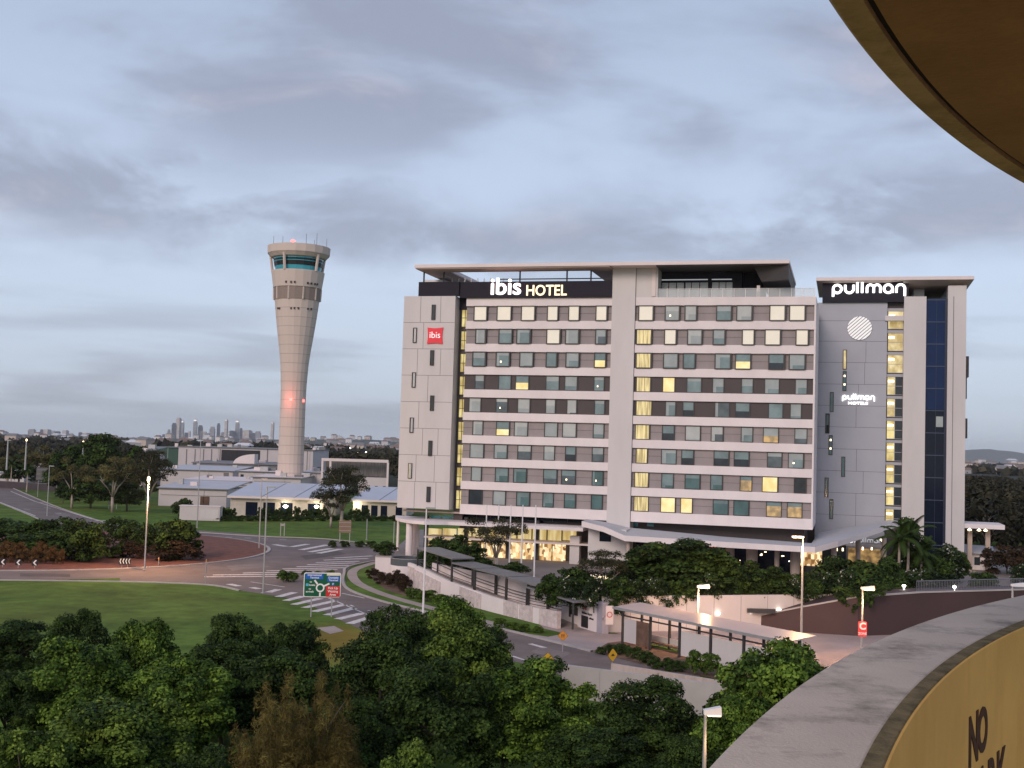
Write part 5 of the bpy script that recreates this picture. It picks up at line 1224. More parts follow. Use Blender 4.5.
shed(158, 226, 489, 508, 300, 24, 'pale panelled store behind the white cabinet', M_shed, M_roofblue, 'store', [('door', 200, 209, 496, 506, M_bark), ('panel_line', 160, 226, 494, 494.3, M_tin), ('canopy', 158, 192, 505, 507, M_tin)], 1.2)
shed(252, 300, 478, 497, 330, 20, 'low white annex at the foot of the control tower', M_shed, M_roofedge, 'workshop', [('pipe', 253, 290, 480, 481, M_steel)], .3)
shed(302, 322, 473, 500, 350, 16, 'pale annex right of the tower foot', M_shed, M_roofedge, 'workshop', [('door', 303, 310, 480, 488, M_panel)], .4)
# blue-roofed building with lights under the eaves
def gable(x0, x1, y_eave, y_ridge, yb_, label, bays, lights=()):
    d = 17 * F / (yb_ - yh((x0 + x1) / 2)); a = gp(x0, yb_); b = gp(x1, yb_); w = b.x - a.x; ze = 17 - (y_eave - yh((x0 + x1) / 2)) * d / F; dep = 22
    zr2 = 17 - (y_ridge - yh((x0 + x1) / 2)) * (d + dep / 2) / F
    e = empty('service_building', (a.x, d, 0), 0, label, 'building')
    MB().box(0, w, 0, dep, 0, ze - .01).build('wall', mat('cream_wall', (0.52, 0.46, 0.40), 0.7), e)
    mb = MB()
    for q in range(bays):
        u0, u1 = w * q / bays + (.12 if q else -.5), w * (q + 1) / bays - (.12 if q < bays - 1 else -.5)
        sh_ = 3.2
        mb.prism([(u0, -1.0, ze), (u1, -1.0, ze), (u1 + sh_, dep * .5, zr2), (u0 + sh_, dep * .5, zr2)], [(u0, -1.0, ze + .25), (u1, -1.0, ze + .25), (u1 + sh_, dep * .5, zr2 + .25), (u0 + sh_, dep * .5, zr2 + .25)])
    mb.prism([(sh_, dep * .5, zr2), (w + sh_, dep * .5, zr2), (w, dep, ze), (0, dep, ze)], [(sh_, dep * .5, zr2 + .24), (w + sh_, dep * .5, zr2 + .24), (w, dep, ze + .25), (0, dep, ze + .25)])
    mb.build('roof', mat('light_blue_roof', (0.44, 0.47, 0.54), 0.45, 0.05, 0.3), e)
    MB().box(-.5, w + .5, -1.12, -1.01, ze - .25, ze + .2).build('gutter', M_roofedge, e)
    for x in (.16, .34, .52, .80):
        MB().box(w * x, w * (x + .12), -.1, -.003, .3, ze - 1.1).build('roller_door', M_darkglass, e)
    for lx, ly in lights:
        p = at(lx, ly, d - .7); MB().lathe([(.05, p.z - .35), (.55, p.z), (.05, p.z + .35)], 12, c=(p.x - a.x, -.7)).build('wall_lamp', mat('flood_glow', (1, 1, .9), 0.4, 0, emit=(1, .9, .65), estr=22), e)
        lamp_light((p.x, p.y - 1.4, p.z - .4), 150, (1, .85, .55), .3)
    return e
gable(226, 332, 497.5, 483.5, 517, 'cream service building with pale blue sheet roof and bright wall floodlights', 3, ((285.5, 506.3), (316.5, 506.8)))
gable(352, 408, 500.5, 487.5, 517, 'smaller cream building with striped blue roof beside the hotel', 2, ((356.5, 504.8),))
# open steel frame canopy
fa = at(320, 500, 345); fe = empty('frame_canopy', (fa.x, 345, 0), 0, 'tall white frame with dark mesh screen behind the blue-roofed building', 'canopy')
fz = 17 - (458.8 - yh(352)) * 345 / F; fw_ = at(387, 500, 345).x - fa.x
MB().box(0, fw_, 0, .6, fz - .8, fz).build('beam', M_roofedge, fe)
for q in (0, .12, .98): MB().box(fw_ * q, fw_ * q + .55, .01, .55, 0, fz - .81).build('post', M_roofedge, fe)
MB().box(.6, fw_ - .1, 4, 4.3, fz - 5.0, fz - .3).build('screen', mat('mesh_screen', (0.12, 0.11, 0.105), 0.8, 0.4, 1.2, stretch=(3, 1, .4)), fe)
MB().box(fw_ * .55, fw_ - .3, 2, 3.5, 0, fz - 5.2).build('wall', M_shed, fe)
for q in (.80, .92): MB().box(fw_ * q, fw_ * q + .8, 1.9, 1.995, fz - 9.0, fz - 7.6).build('window', M_roomdark, fe)
p = gp(200, 521); e = empty('utility_cabinet', p, 0, 'white ribbed utility cabinet on the lawn left of the service building', 'cabinet')
MB().box(-4.3, 4.0, 0, 2.4, 0.1, 3.0).build('body', M_shed, e); MB().box(-4.5, 4.2, -.1, 2.5, 3.0, 3.15).build('roof', M_roofedge, e); MB().box(0, 3.7, -.05, -.004, .5, 2.4).build('door', M_panel, e)
# terminal bits at far left
shed(-5, 24, 473, 480, 420, 25, 'low white terminal roof at the far left edge behind the palm', M_shed, M_roofedge, 'airport_building', [('window_band', -4, 22, 476, 478, M_roomdark)], .8)
shed(34, 50, 462, 480, 430, 15, 'small white block above the grey sign board', M_shed, M_roofedge, 'airport_building', [('window', 40, 43, 465, 470, M_roomdark)], .4)
shed(134, 147, 452, 480, 420, 20, 'pale green-grey shed with sloping roof left of the green warehouse', M_shed, M_tin, 'airport_building', [('door', 136, 139, 460, 470, M_tin)], 1.5)
e = empty('road_barrier', gp(10, 489), math.radians(-30), 'low dark wall along the upper edge of the left road', 'wall')
MB().box(-26, 24, 3, 3.5, 0, 2.0).build('panel', M_dkclad, e); MB().box(-26, 24, 2.95, 3.55, 2.0, 2.12).build('coping', M_tin, e)

# ------------------------------------------------------------------ plants
def crown_data(clumps, n, size, aspect=1.0, up=0.25, flat_=0.0, droop=0.0, seed=1):
    """quads for n leaves spread through the outer shell of the clumps; returns verts (4n,3) and a tint per leaf"""
    g = np.random.default_rng(seed)
    C_ = np.array([c[0] for c in clumps], float); R_ = np.array([c[1] for c in clumps], float)
    if R_.ndim == 1: R_ = np.stack([R_] * 3, 1)
    wgt = (R_[:, 0] * R_[:, 2]); wgt /= wgt.sum()
    idx = g.choice(len(C_), n, p=wgt)
    dr = g.normal(size=(n, 3)); dr /= np.linalg.norm(dr, axis=1)[:, None]
    dr[:, 2] = np.where(dr[:, 2] < -0.35, -dr[:, 2] * .6, dr[:, 2])
    rad = g.uniform(0.55, 1.08, n) ** 0.7
    pos = C_[idx] + dr * R_[idx] * rad[:, None]
    nrm = dr + g.normal(size=(n, 3)) * 0.45 + np.array([0, 0, up]); nrm /= np.linalg.norm(nrm, axis=1)[:, None]
    t = g.normal(size=(n, 3)); 
    if droop: t = t * (1 - abs(droop)) + np.array([0, 0, droop])
    t -= nrm * (t * nrm).sum(1)[:, None]; t /= np.linalg.norm(t, axis=1)[:, None] + 1e-9
    b = np.cross(nrm, t); s = size * g.uniform(.6, 1.35, n)[:, None]
    v = np.empty((n, 4, 3)); v[:, 0] = pos - t * s; v[:, 1] = pos - b * s * aspect; v[:, 2] = pos + t * s; v[:, 3] = pos + b * s * aspect
    ct = g.uniform(-.30, .34, len(C_)); tint = np.clip(.45 + ct[idx] + g.normal(size=n) * .2, 0, 1)
    return v.reshape(-1, 3), tint
def leaf_mesh(name, v, tint, m):
    n = len(v) // 4; me = bpy.data.meshes.new(name)
    me.vertices.add(4 * n); me.vertices.foreach_set('co', v.astype(np.float32).ravel())
    me.loops.add(4 * n); me.loops.foreach_set('vertex_index', np.arange(4 * n, dtype=np.int32))
    me.polygons.add(n); me.polygons.foreach_set('loop_start', np.arange(0, 4 * n, 4, dtype=np.int32))
    a = me.attributes.new('tint', 'FLOAT', 'FACE'); a.data.foreach_set('value', tint.astype(np.float32))
    me.materials.append(m); me.update(calc_edges=True); return me
def dome_clumps(w, h, z0, n, r, seed, jitter=.34):
    """clumps of a crown of width w between heights z0 and h: a few big lobes, each carrying smaller clumps on its outer side"""
    g = np.random.default_rng(seed); out = []; zc = z0 + (h - z0) * .42; nl = max(5, int(n * .36)); off = g.uniform(0, 6.28)
    for k in range(nl):
        f = (k + .5) / nl; ph = math.acos(1 - 1.72 * f); th = off + k * 2.39996 + g.uniform(-.3, .3)
        q = 1 + g.uniform(-jitter, jitter * .3); R = r * g.uniform(1.0, 1.55)
        d = np.array([math.sin(ph) * math.cos(th), math.sin(ph) * math.sin(th), math.cos(ph)])
        c = np.array([d[0] * (w / 2 - R * .9) * q, d[1] * (w / 2 - R * .9) * q, zc + (d[2] * (h - zc - R * .9) * (1 + (q - 1) * .6) if d[2] > 0 else d[2] * (zc - z0 - R * .5) * q)])
        out.append((tuple(c), (R * .72,) * 3))
        for j in range(6):
            e = d * .7 + g.normal(size=3) * .75; e[2] += .25; e /= np.linalg.norm(e); rr = R * g.uniform(.34, .55)
            out.append((tuple(c + e * R * .82), (rr, rr, rr * .9)))
    return out
def trunk_mesh(h, r, clumps, seed, m, lean=0.0):
    g = np.random.default_rng(seed); mb = MB(); top = Vector((lean, 0, h * .55))
    mb.tube([(0, 0, -.1), (lean * .3, .03, h * .2), (lean * .6, -.02, h * .38), top], [r, r * .8, r * .62, r * .45], 8)
    for k in g.choice(len(clumps), min(7, len(clumps)), replace=False):
        c = Vector(clumps[k][0]); a = Vector((lean * .55, 0, h * g.uniform(.28, .5)))
        mb.tube([a, a.lerp(c, .5) + Vector((0, 0, .1 * h * .3)), c], [r * .4, r * .26, r * .1], 6)
    o = mb.build('trunk', m, None, smooth=True); me = o.data; bpy.data.objects.remove(o); return me
PROTO = {}
def proto(key, w, h, z0, n, r, leaves, size, m, tm, tr_, aspect=.6, seed=1, **kw):
    cl = dome_clumps(w, h, z0, n, r, seed); v, t = crown_data(cl, leaves, size, aspect, seed=seed, **kw)
    PROTO[key] = (leaf_mesh('crown', v, t, m), trunk_mesh(h, tr_, cl, seed, tm), w, h)
def place(key, px, pyt, wpx, d, label, cat='tree', name='tree', group=None, z0=0.0, rz=None, h=None, base=None):
    cm_, tm_, pw, ph_ = PROTO[key]
    if base is not None: d = (17 - z0) * F / (base - yh(px))
    p = at(px, pyt, d); H = (p.z - z0) if h is None else h
    e = empty(name, (p.x, p.y, z0), random.uniform(0, 6.28) if rz is None else rz, label, cat, group)
    sx = wpx * d / F / pw; e.scale = (sx, sx, H / ph_)
    for nm, me in (('crown', cm_), ('trunk', tm_)):
        if me is None: continue
        o = bpy.data.objects.new(nm, me); COL.objects.link(o); o.parent = e
    return e
for i in range(3):
    proto('fd%d' % i, 6, 6.5, .4, 44, 1.0, 30000, .085, L_dark, M_trunk, .14, .62, 20 + i)
    proto('fm%d' % i, 6, 6.5, .4, 44, 1.0, 30000, .090, L_mid, M_trunk, .14, .62, 30 + i)
    proto('fl%d' % i, 6, 6.5, .4, 40, 1.05, 28000, .095, L_lite, M_trunk, .14, .62, 40 + i)
fg = [  # top column, top row, width in pixels, distance, kind, label
 (12, 615, 95, 80, 'fd0', 'dark round tree cut by the left edge of the photo, behind the light-topped ones'),
 (80, 610, 72, 78, 'fd1', 'small dark tree with a notched top against the lawn, second from the left'),
 (145, 615, 82, 70, 'fm0', 'rounded mid-green tree standing out against the lawn, behind the big bright cluster'),
 (236, 612, 78, 76, 'fd2', 'dark tree whose pointed crown overlaps the lawn left of the narrow gap'),
 (294, 612, 86, 74, 'fd0', 'dark tree just left of the grass gap below the direction sign'),
 (225, 640, 105, 68, 'fd1', 'dark spreading tree behind the brown feathery tree, left part'),
 (280, 650, 110, 66, 'fd2', 'low dark tree right behind the brown feathery tree'),
 (78, 640, 120, 64, 'fm1', 'broad mid-green tree with yellowish tips, left of the rounded one'),
 (182, 653, 125, 62, 'fm2', 'mid-green tree with bright upper right shoulder near the brown tree'),
 (120, 692, 140, 55, 'fl1', 'wide light-green tree low in the left foreground'),
 (30, 725, 120, 50, 'fl0', 'light yellow-green tree in the bottom left corner'),
 (225, 735, 95, 52, 'fd0', 'dark low tree at the bottom left of the brown feathery tree'),
 (398, 605, 88, 76, 'fd1', 'dark tree with a light tip right of the grass gap, its top near the kerb'),
 (382, 632, 112, 66, 'fd2', 'dense dark tree in front of the one right of the grass gap'),
 (452, 592, 76, 82, 'fm0', 'tallest-looking tree, its top overlapping the stone ramp wall'),
 (488, 618, 62, 80, 'fd0', 'dark tree at the right of the one overlapping the ramp wall'),
 (463, 618, 105, 70, 'fl2', 'light-green tree in front of the ramp wall with clear leaf clumps'),
 (437, 660, 128, 60, 'fd1', 'big almost black tree in the centre of the foreground'),
 (402, 740, 92, 47, 'fl0', 'light-leaved small tree at the bottom edge, left of centre'),
 (505, 690, 90, 62, 'fd2', 'dark tree filling the gap left of the tree before the concrete wall'),
 (540, 657, 118, 62, 'fm1', 'mid-green tree with light top hiding the left end of the concrete wall'),
 (596, 722, 110, 58, 'fd0', 'low dark tree between the two trees in front of the concrete wall'),
 (650, 677, 116, 62, 'fd1', 'dark green tree in the middle in front of the concrete wall'),
 (776, 634, 138, 60, 'fm2', 'mid-green tree leaning against the curved concrete parapet, behind the lamp head'),
 (742, 690, 104, 57, 'fm0', 'lower mid-green tree left of the parapet beside the front lamp pole'),
 (690, 735, 80, 56, 'fd2', 'dark low tree at the foot of the front lamp pole'),
 (8, 668, 80, 62, 'fd2', 'dark tree at the left edge, between the edge tree and the bright corner tree'),
 (352, 700, 90, 57, 'fd1', 'dark tree right behind the she-oak, filling the gap beside it'),
]
for k, (x, yt, w, d, key, lab) in enumerate(fg): place(key, x, yt, w * 1.06, d, lab, group='trees in the foreground belt', z0=-.05)
# brown feathery casuarina: upright plumes
g = np.random.default_rng(5); cl = []
for k in range(60):
    cx_, cy_, th_ = ((-1.45, .2, 6.3), (1.15, .3, 6.6), (-.1, -.7, 5.6), (2.3, -.2, 4.7), (-2.6, -.3, 4.4))[k % 5]
    a = k * 2.4 + g.uniform(-.4, .4); q = math.sqrt((k // 5 + .5) / 12) * 1.25; top = th_ - q * 1.1 + g.uniform(-.7, .5); L0 = g.uniform(.55, .85)
    for j in range(6):
        f = j / 5; cl.append(((cx_ + q * math.cos(a) * (1.1 - .25 * f) + g.normal() * .12, cy_ + q * math.sin(a) * (1.1 - .25 * f) + g.normal() * .12, top * (.22 + .74 * f)), (L0 * (1.15 - .8 * f), L0 * (1.15 - .8 * f), .62)))
v, t = crown_data(cl, 90000, .13, .075, .1, droop=.40, seed=6)
PROTO['cas'] = (leaf_mesh('crown', v, t, L_brown), trunk_mesh(6, .13, cl, 5, M_trunk), 6.4, 6.7)
place('cas', 300, 668, 140, 52, 'brown feathery she-oak with upright plumes among the green foreground trees', name='she_oak_tree', z0=-.05)

# shrubs and middle-distance trees share these
proto('shrub', 3, 2.4, .05, 22, .62, 5200, .085, L_dark, M_trunk, .05, .6, 51)
proto('shrubl', 3, 2.4, .05, 22, .62, 5200, .085, L_mid, M_trunk, .05, .6, 52)
proto('flower', 3, 2.4, .05, 22, .6, 5200, .075, L_flower, M_trunk, .05, .6, 53)
proto('redb', 3, 2.4, .05, 22, .62, 5000, .085, L_red, M_trunk, .05, .6, 54)
proto('hedge', 2, 1.6, .05, 14, .5, 3600, .06, L_hedge, M_trunk, .04, .6, 55)
proto('ev0', 9, 10, 1.2, 34, 1.5, 9000, .22, L_dark, M_trunk, .25, .6, 61)
proto('ev1', 9, 10, 1.0, 30, 1.6, 9000, .24, L_dark, M_trunk, .25, .6, 62)
proto('for0', 10, 11, .6, 30, 1.8, 4200, .38, L_for, M_trunk, .25, .6, 63)
def gumproto(key, seed, m, n=13, H=10.0, W=7.0):
    g = np.random.default_rng(seed); cl = []; mb = MB()
    mb.tube([(0, 0, -.1), (.1, .05, H * .28)], [.24, .19], 8)
    for b in range(4):
        a = b * 1.57 + g.uniform(-.4, .4); e = Vector((math.cos(a) * W * .27, math.sin(a) * W * .27, H * g.uniform(.6, .78)))
        s0 = Vector((.1, .05, H * .27)); mid = s0.lerp(e, .5) + Vector((-e.x * .12, -e.y * .12, .1)); mb.tube([s0, mid, e], [.15, .11, .06], 6)
        for j in range(n // 4 + 1):
            c = e + Vector((g.normal() * W * .15, g.normal() * W * .15, g.uniform(-.10, .2) * H)); cl.append((tuple(c), (W * .145, W * .145, W * .15)))
            mb.tube([mid.lerp(e, g.uniform(.4, 1)), c], [.05, .02], 5)
    o = mb.build('trunk', M_gum, None, smooth=True); tm_ = o.data; bpy.data.objects.remove(o)
    v, t = crown_data(cl, 7500, .15, .4, .1, droop=-.4, seed=seed); PROTO[key] = (leaf_mesh('crown', v, t, m), tm_, W, H)
gumproto('gum0', 71, L_gum); gumproto('gum1', 72, L_gum, 17); gumproto('gum2', 73, leafmat('leaf_gum_dark', (0.040, 0.040, 0.020), (0.075, 0.072, 0.032), (0.015, 0.017, 0.010)), 21)
mid = [
 ('gum0', 74, 459, 34, 'slim gum tree with brownish crown and pale trunk beside the left road', 508, 'gum_tree'),
 ('gum1', 115, 458, 44, 'pale multi-stemmed gum tree in the middle of the left tree group', 512, 'gum_tree'),
 ('gum2', 150, 452, 46, 'leaning dark-leaved gum tree at the right end of the left tree group', 513, 'gum_tree'),
 ('ev0', 105, 434, 52, 'large dark evergreen rising above the left tree group', 500, 'tree'),
 ('ev1', 70, 446, 40, 'dark evergreen left of the large one, behind the slim gum', 498, 'tree'),
 ('ev0', 140, 447, 36, 'dark evergreen between the pale gum and the leaning gum', 503, 'tree'),
 ('ev1', 64, 482, 16, 'small dark tree right of the grey sign board', 503, 'tree'),
 ('ev1', 92, 472, 40, 'dark understorey tree between slim gum and pale gum', 508, 'tree'),
 ('ev0', 128, 482, 36, 'dark understorey tree below the pale gum', 511, 'tree'),
 ('gum2', 343, 468, 48, 'dark ragged tree in front of the blue-roofed building', 527, 'tree'),
 ('gum2', 332, 490, 34, 'low dark part-tree left of the ragged one on the lawn', 527, 'tree')]
for key, x, yt, w, lab, b, nm in mid: place(key, x, yt, w * 1.12, 0, lab, name=nm, base=b)
far_line = [('gum0', 8, 452, 46), ('gum0', 38, 450, 44), ('gum0', 50, 447, 40), ('ev1', 66, 448, 36), ('ev0', 20, 455, 40), ('ev1', 90, 441, 34)]
for k, (key, x, yt, w) in enumerate(far_line): place(key, x, yt, w * 1.1, 380, ['broad olive tree at the left edge beyond the terminal', 'olive tree beyond the grey sign board', 'olive tree crown below the tiny far tower cluster', 'dark tree top between floodlight mast and gum', 'dark tree behind the palm at the far left', 'dark crown just behind the large evergreen'][k], name='tree', group='trees beyond the left road')
# small clipped trees and hedge before the service building
sm = [222, 227, 233, 261, 268, 276, 281, 289, 297, 305, 312, 319, 326, 352, 358, 366]
for k, x in enumerate(sm): place('ev1', x, 506 + (k * 7 % 4), 8.5, 0, 'one of the small dark conical trees lining the cream service building', name='small_tree', group='small trees along the service building', base=519.5)
for k, x in enumerate(range(215, 412, 12)):
    place('shrub', x, 515, 15, 0, 'one of the low dark hedge bushes at the foot of the service buildings', 'shrub', 'hedge_bush', 'hedge along the service buildings', base=520.5)
place('shrub', 184, 498, 26, 0, 'round dark bush left of the white utility cabinet', 'shrub', 'bush', base=517)
# roundabout planting
rb = [('shrub', 8, 519, 60, 545, 'wide dark shrub at the left edge of the roundabout'), ('shrub', 35, 520, 50, 548, 'dark shrub behind the orange hedge, second from the left'), ('shrub', 52, 516, 52, 550, 'taller dark shrub with a flat top against the road'),
      ('shrub', 30, 532, 60, 556, 'low dark shrub right behind the orange hedge'), ('shrub', 70, 526, 60, 558, 'dark shrub in the middle of the roundabout planting'), ('shrub', 86, 519, 52, 561, 'dark rounded tree-shrub with a thin trunk on the mulch'),
      ('redb', 92, 528, 36, 559, 'reddish-brown shrub beside the dark rounded one'), ('shrub', 124, 517, 40, 549, 'dark shrub left of the glowing street lamp'), ('shrub', 148, 522, 34, 552, 'small dark shrub just behind the glowing street lamp'), ('shrub', 176, 518, 54, 558, 'big round dark green bush right of the glowing street lamp'),
      ('redb', 178, 540, 46, 559.5, 'rusty low bush at the foot of the big round bush'), ('redb', 134, 541, 30, 557, 'low rusty ground bush behind the chevrons'), ('shrub', 112, 545, 26, 557, 'flat dark ground bush beside the gap in the planting')]
for key, x, yt, w, b, lab in rb: place(key, x, yt, w * 1.1, 0, lab, 'shrub', 'shrub', 'shrubs on the roundabout', base=b, z0=.1)
for k, (x, w, b, yt) in enumerate([(2, 15, 560, 547.5), (13, 14, 560.5, 548), (25.5, 13, 561, 548), (37, 12, 561.5, 548), (50, 12, 562, 547.5), (61, 9, 562.5, 549), (7, 16, 558, 541), (19, 15, 558.5, 542), (42, 15, 559, 541.5), (56, 12, 559.5, 543.5)]):
    place('hedge', x, yt, w * 1.15, 0, 'one of the clipped orange-brown hedge balls behind the chevrons', 'shrub', 'hedge_ball', 'orange hedge balls on the roundabout', base=b + 1, z0=.1)
for k, x in enumerate((283, 288, 293, 308, 318, 326, 331)): place('shrub' if k % 2 else 'shrubl', x, 570 + k % 3, 13, 0, 'one of the low plants on the splitter island behind the direction sign', 'shrub', 'low_plant', 'low plants behind the direction sign', base=580.5)
for x in (333, 345, 360, 371): place('shrub', x, 540.5, 11, 0, 'one of the dark low bushes round the foot of the brown sign board', 'shrub', 'bush', 'bushes by the brown sign board', base=546.5)
# hotel garden
hg = [('shrub', 385, 541, 26, 160, 2.35, 'dense clipped hedge on top of the white planter wall'),
      ('ev1', 452, 535, 46, 147, TZ, 'dark garden tree between balcony and flagpoles'), ('ev0', 437, 542, 28, 150, TZ, 'dark tree behind the stepped ramp roof, left'), ('ev1', 470, 542, 32, 144, TZ, 'dark bushy tree left of the first flagpole'),
      ('gum2', 497, 520, 46, 146, TZ, 'open-crowned tree behind the flagpoles, lit restaurant showing through'),
      ('ev0', 680, 538, 100, 122, TZ, 'wide domed dark tree in front of the drop-off columns'), ('ev1', 650, 545, 60, 124, TZ, 'dark tree joined to the left of the wide domed one'), ('ev0', 712, 547, 56, 121, TZ, 'dark tree joined to the right of the wide domed one'),
      ('gum2', 605, 553, 52, 119, TZ, 'loose dark tree above the white sign wall'), ('ev1', 742, 560, 44, 121, TZ, 'rounded dark bush-tree right of the domed tree'), ('ev0', 770, 566, 46, 121, TZ, 'low dark bush-tree below the reflections of the drop-off'),
      ('shrub', 850, 556, 62, 126, TZ, 'dark shrub mass below the round globe sign'), ('ev0', 912, 518, 40, 140, TZ, 'dark tree in front of the lit stairwell of the grey hotel'),
      ('flower', 944, 545, 42, 146, TZ, 'dark bush dotted with white flowers under the blue glass strip'), ('ev1', 958, 548, 22, 150, TZ, 'dark bush right of the white-flowered one'),
      ('redb', 1007, 545, 42, 163, TZ, 'reddish bush right of the guard hut'), ('redb', 1030, 546, 42, 160, TZ, 'reddish bush at the right edge of the photo'), ('flower', 1024, 565, 30, 150, TZ, 'pale flowering plant at the right edge beneath the reddish bush'),
      ('flower', 928, 570, 56, 128, TZ, 'low white-dotted hedge behind the railing'), ('shrub', 900, 572, 40, 128, TZ, 'low dark shrub at the left end of the railing'), ('shrub', 982, 571, 34, 136, TZ, 'low dark shrub in front of the guard hut')]
for key, x, yt, w, d, z0, lab in hg: place(key, x, yt, w * 1.1, d, lab, 'shrub' if key in ('shrub', 'flower', 'redb') else 'tree', 'bush' if key in ('shrub', 'flower', 'redb') else 'tree', 'planting in the hotel garden', z0=z0 - .05)
# hedge hanging over the white wall: one after another along its top
for k in range(16):
    f = k / 15; x = 552 + f * 320; d = np.interp(x, (552, 605, 735, 880), (116, 112.5, 119.5, 121)) + .6
    place('flower' if k % 3 else 'shrub', x, np.interp(x, (552, 700, 880), (577, 578, 574)) + (k * 5 % 7) - 3, 38, d, ['dark leafy bush of the hedge above the white wall, dotted with pale flowers', 'plain dark bush of the hedge above the white wall'][0 if k % 3 else 1], 'shrub', 'hedge_bush', 'flowering hedge above the white wall' if k % 3 else 'plain hedge bushes above the white wall', z0=1.9)
g = np.random.default_rng(9)
for k, (x, y0, y1) in enumerate(((676, 597, 606), (686, 597, 604), (724, 596, 609), (730, 596, 605), (736, 596, 607), (815, 592, 600), (846, 590, 606), (858, 592, 612), (868, 590, 606), (876, 588, 604))):
    d = np.interp(x, (600, 735, 800, 880), (111.5, 118.5, 117, 115.5)) ; p = at(x, y0, d); L0 = (y1 - y0) * d / F; cl = [((g.uniform(-.3, .3), 0, -L0 * q), (.35 * (1.1 - q), .2, .35)) for q in np.linspace(0, 1, 6)]
    v, t = crown_data(cl, 260 if x < 840 else 700, .09, .5, 0, droop=-.4, seed=90 + k); o = bpy.data.objects.new('hanging_plant', leaf_mesh('hanging_plant', v if x < 840 else v * np.array([2.4, 1, 1]), t, L_dark)); COL.objects.link(o); o.location = p
    tag(o, 'trailing plant hanging over the ' + ('white wall above the shelter' if x < 840 else 'maroon wall beside the lit lamp pole'), 'plant', 'trailing plants on the white wall' if x < 840 else 'trailing plants on the maroon wall')
# planting beds by shelter and footpath
for k, (x, yt, b, w) in enumerate(((602, 646, 652, 12), (612, 644, 651, 12), (622, 643, 652, 17), (634, 646, 656, 15), (645, 650, 660, 18), (655, 656, 666, 16), (668, 658, 668, 18), (680, 660, 669, 16), (695, 650, 672, 17), (711, 653, 673, 22))):
    place('shrub' if k < 8 else 'shrubl', x, yt, w * 1.1, 0, 'one of the tufted low plants in the shelter bed' if k < 8 else ('taller light shrub against the shelter screen, ' + ('left one of two' if k == 8 else 'right one of two')), 'shrub', 'bed_plant', 'plants in the shelter bed' if k < 8 else None, base=b)
for k, (x, yt, b, w) in enumerate(((374, 568, 577, 14), (384, 572, 583, 16), (395, 570, 586, 18), (404, 574, 590, 16), (414, 588, 597, 18), (428, 590, 600, 20), (441, 594, 604, 20), (500, 618, 625, 14), (512, 622, 628, 14), (524, 624, 630, 14), (538, 626, 631, 12))):
    place('redb' if k < 4 else 'shrubl', x, yt, w * 1.15, 0, 'one of the reddish ground-cover shrubs below the balcony' if k < 4 else 'one of the low green hedge plants at the foot of the stone wall', 'shrub', 'ground_shrub', 'shrubs below the balcony' if k < 4 else 'hedge plants at the stone wall', base=b)
# palms
def palm(px, pyt, d, z0, label, nf=16, L0=2.6, dark=True, base=None):
    if base: d = (17 - z0) * F / (base - yh(px))
    p = at(px, pyt, d); H = p.z - z0; e = empty('palm_tree', (p.x, p.y, z0), random.uniform(0, 6), label, 'palm')
    MB().tube([(0, 0, 0), (.1, 0, H * .4), (.05, .05, H * .78)], [.2, .15, .12], 8).build('trunk', M_gum, e)
    fm = L_dark
    for k in range(nf):
        a = k * 2.4; el = 1.2 - 1.7 * k / nf; vs_ = []; P = Vector((.05, .05, H * .78)); dirv = Vector((math.cos(a) * math.cos(el), math.sin(a) * math.cos(el), math.sin(el))); q = []
        for j in range(9):
            q.append(P.copy()); P = P + dirv * (L0 / 8); dirv = (dirv + Vector((0, 0, -.16))).normalized()
        side = Vector((-math.sin(a), math.cos(a), 0))
        for j in range(1, 9):
            for s in (-1, 1):
                for jj in (0, .5):
                    b0 = q[j - 1].lerp(q[j], jj); tip = b0 + side * s * .55 * math.sin(math.pi * (j + jj) / 9.6) + Vector((0, 0, -.22)) + (q[j] - q[j - 1]) * .8; w_ = (q[j] - q[j - 1]) * .34
                    vs_ += [b0 - w_, tip, tip + w_ * .3, b0 + w_]
        v = np.array([tuple(x) for x in vs_]); o = bpy.data.objects.new('frond', leaf_mesh('frond', v, np.full(len(v) // 4, .55), fm)); COL.objects.link(o); o.parent = e
    return e
palm(12.5, 457, 0, 0, 'palm tree at the left edge before the low white terminal', base=488, L0=3.6)
palm(28, 462, 0, 0, 'palm tree right of the leftmost palm, near the sign board', base=492, L0=3.0)
palm(899, 524, 137, TZ, 'palm with drooping fronds at the tip of the porch roof', L0=3.0); palm(908, 520, 138, TZ, 'feathery palm before the pale wall of the grey hotel', L0=3.4); palm(921, 541, 138.5, TZ, 'short palm left of the white-flowered bush', L0=2.6)
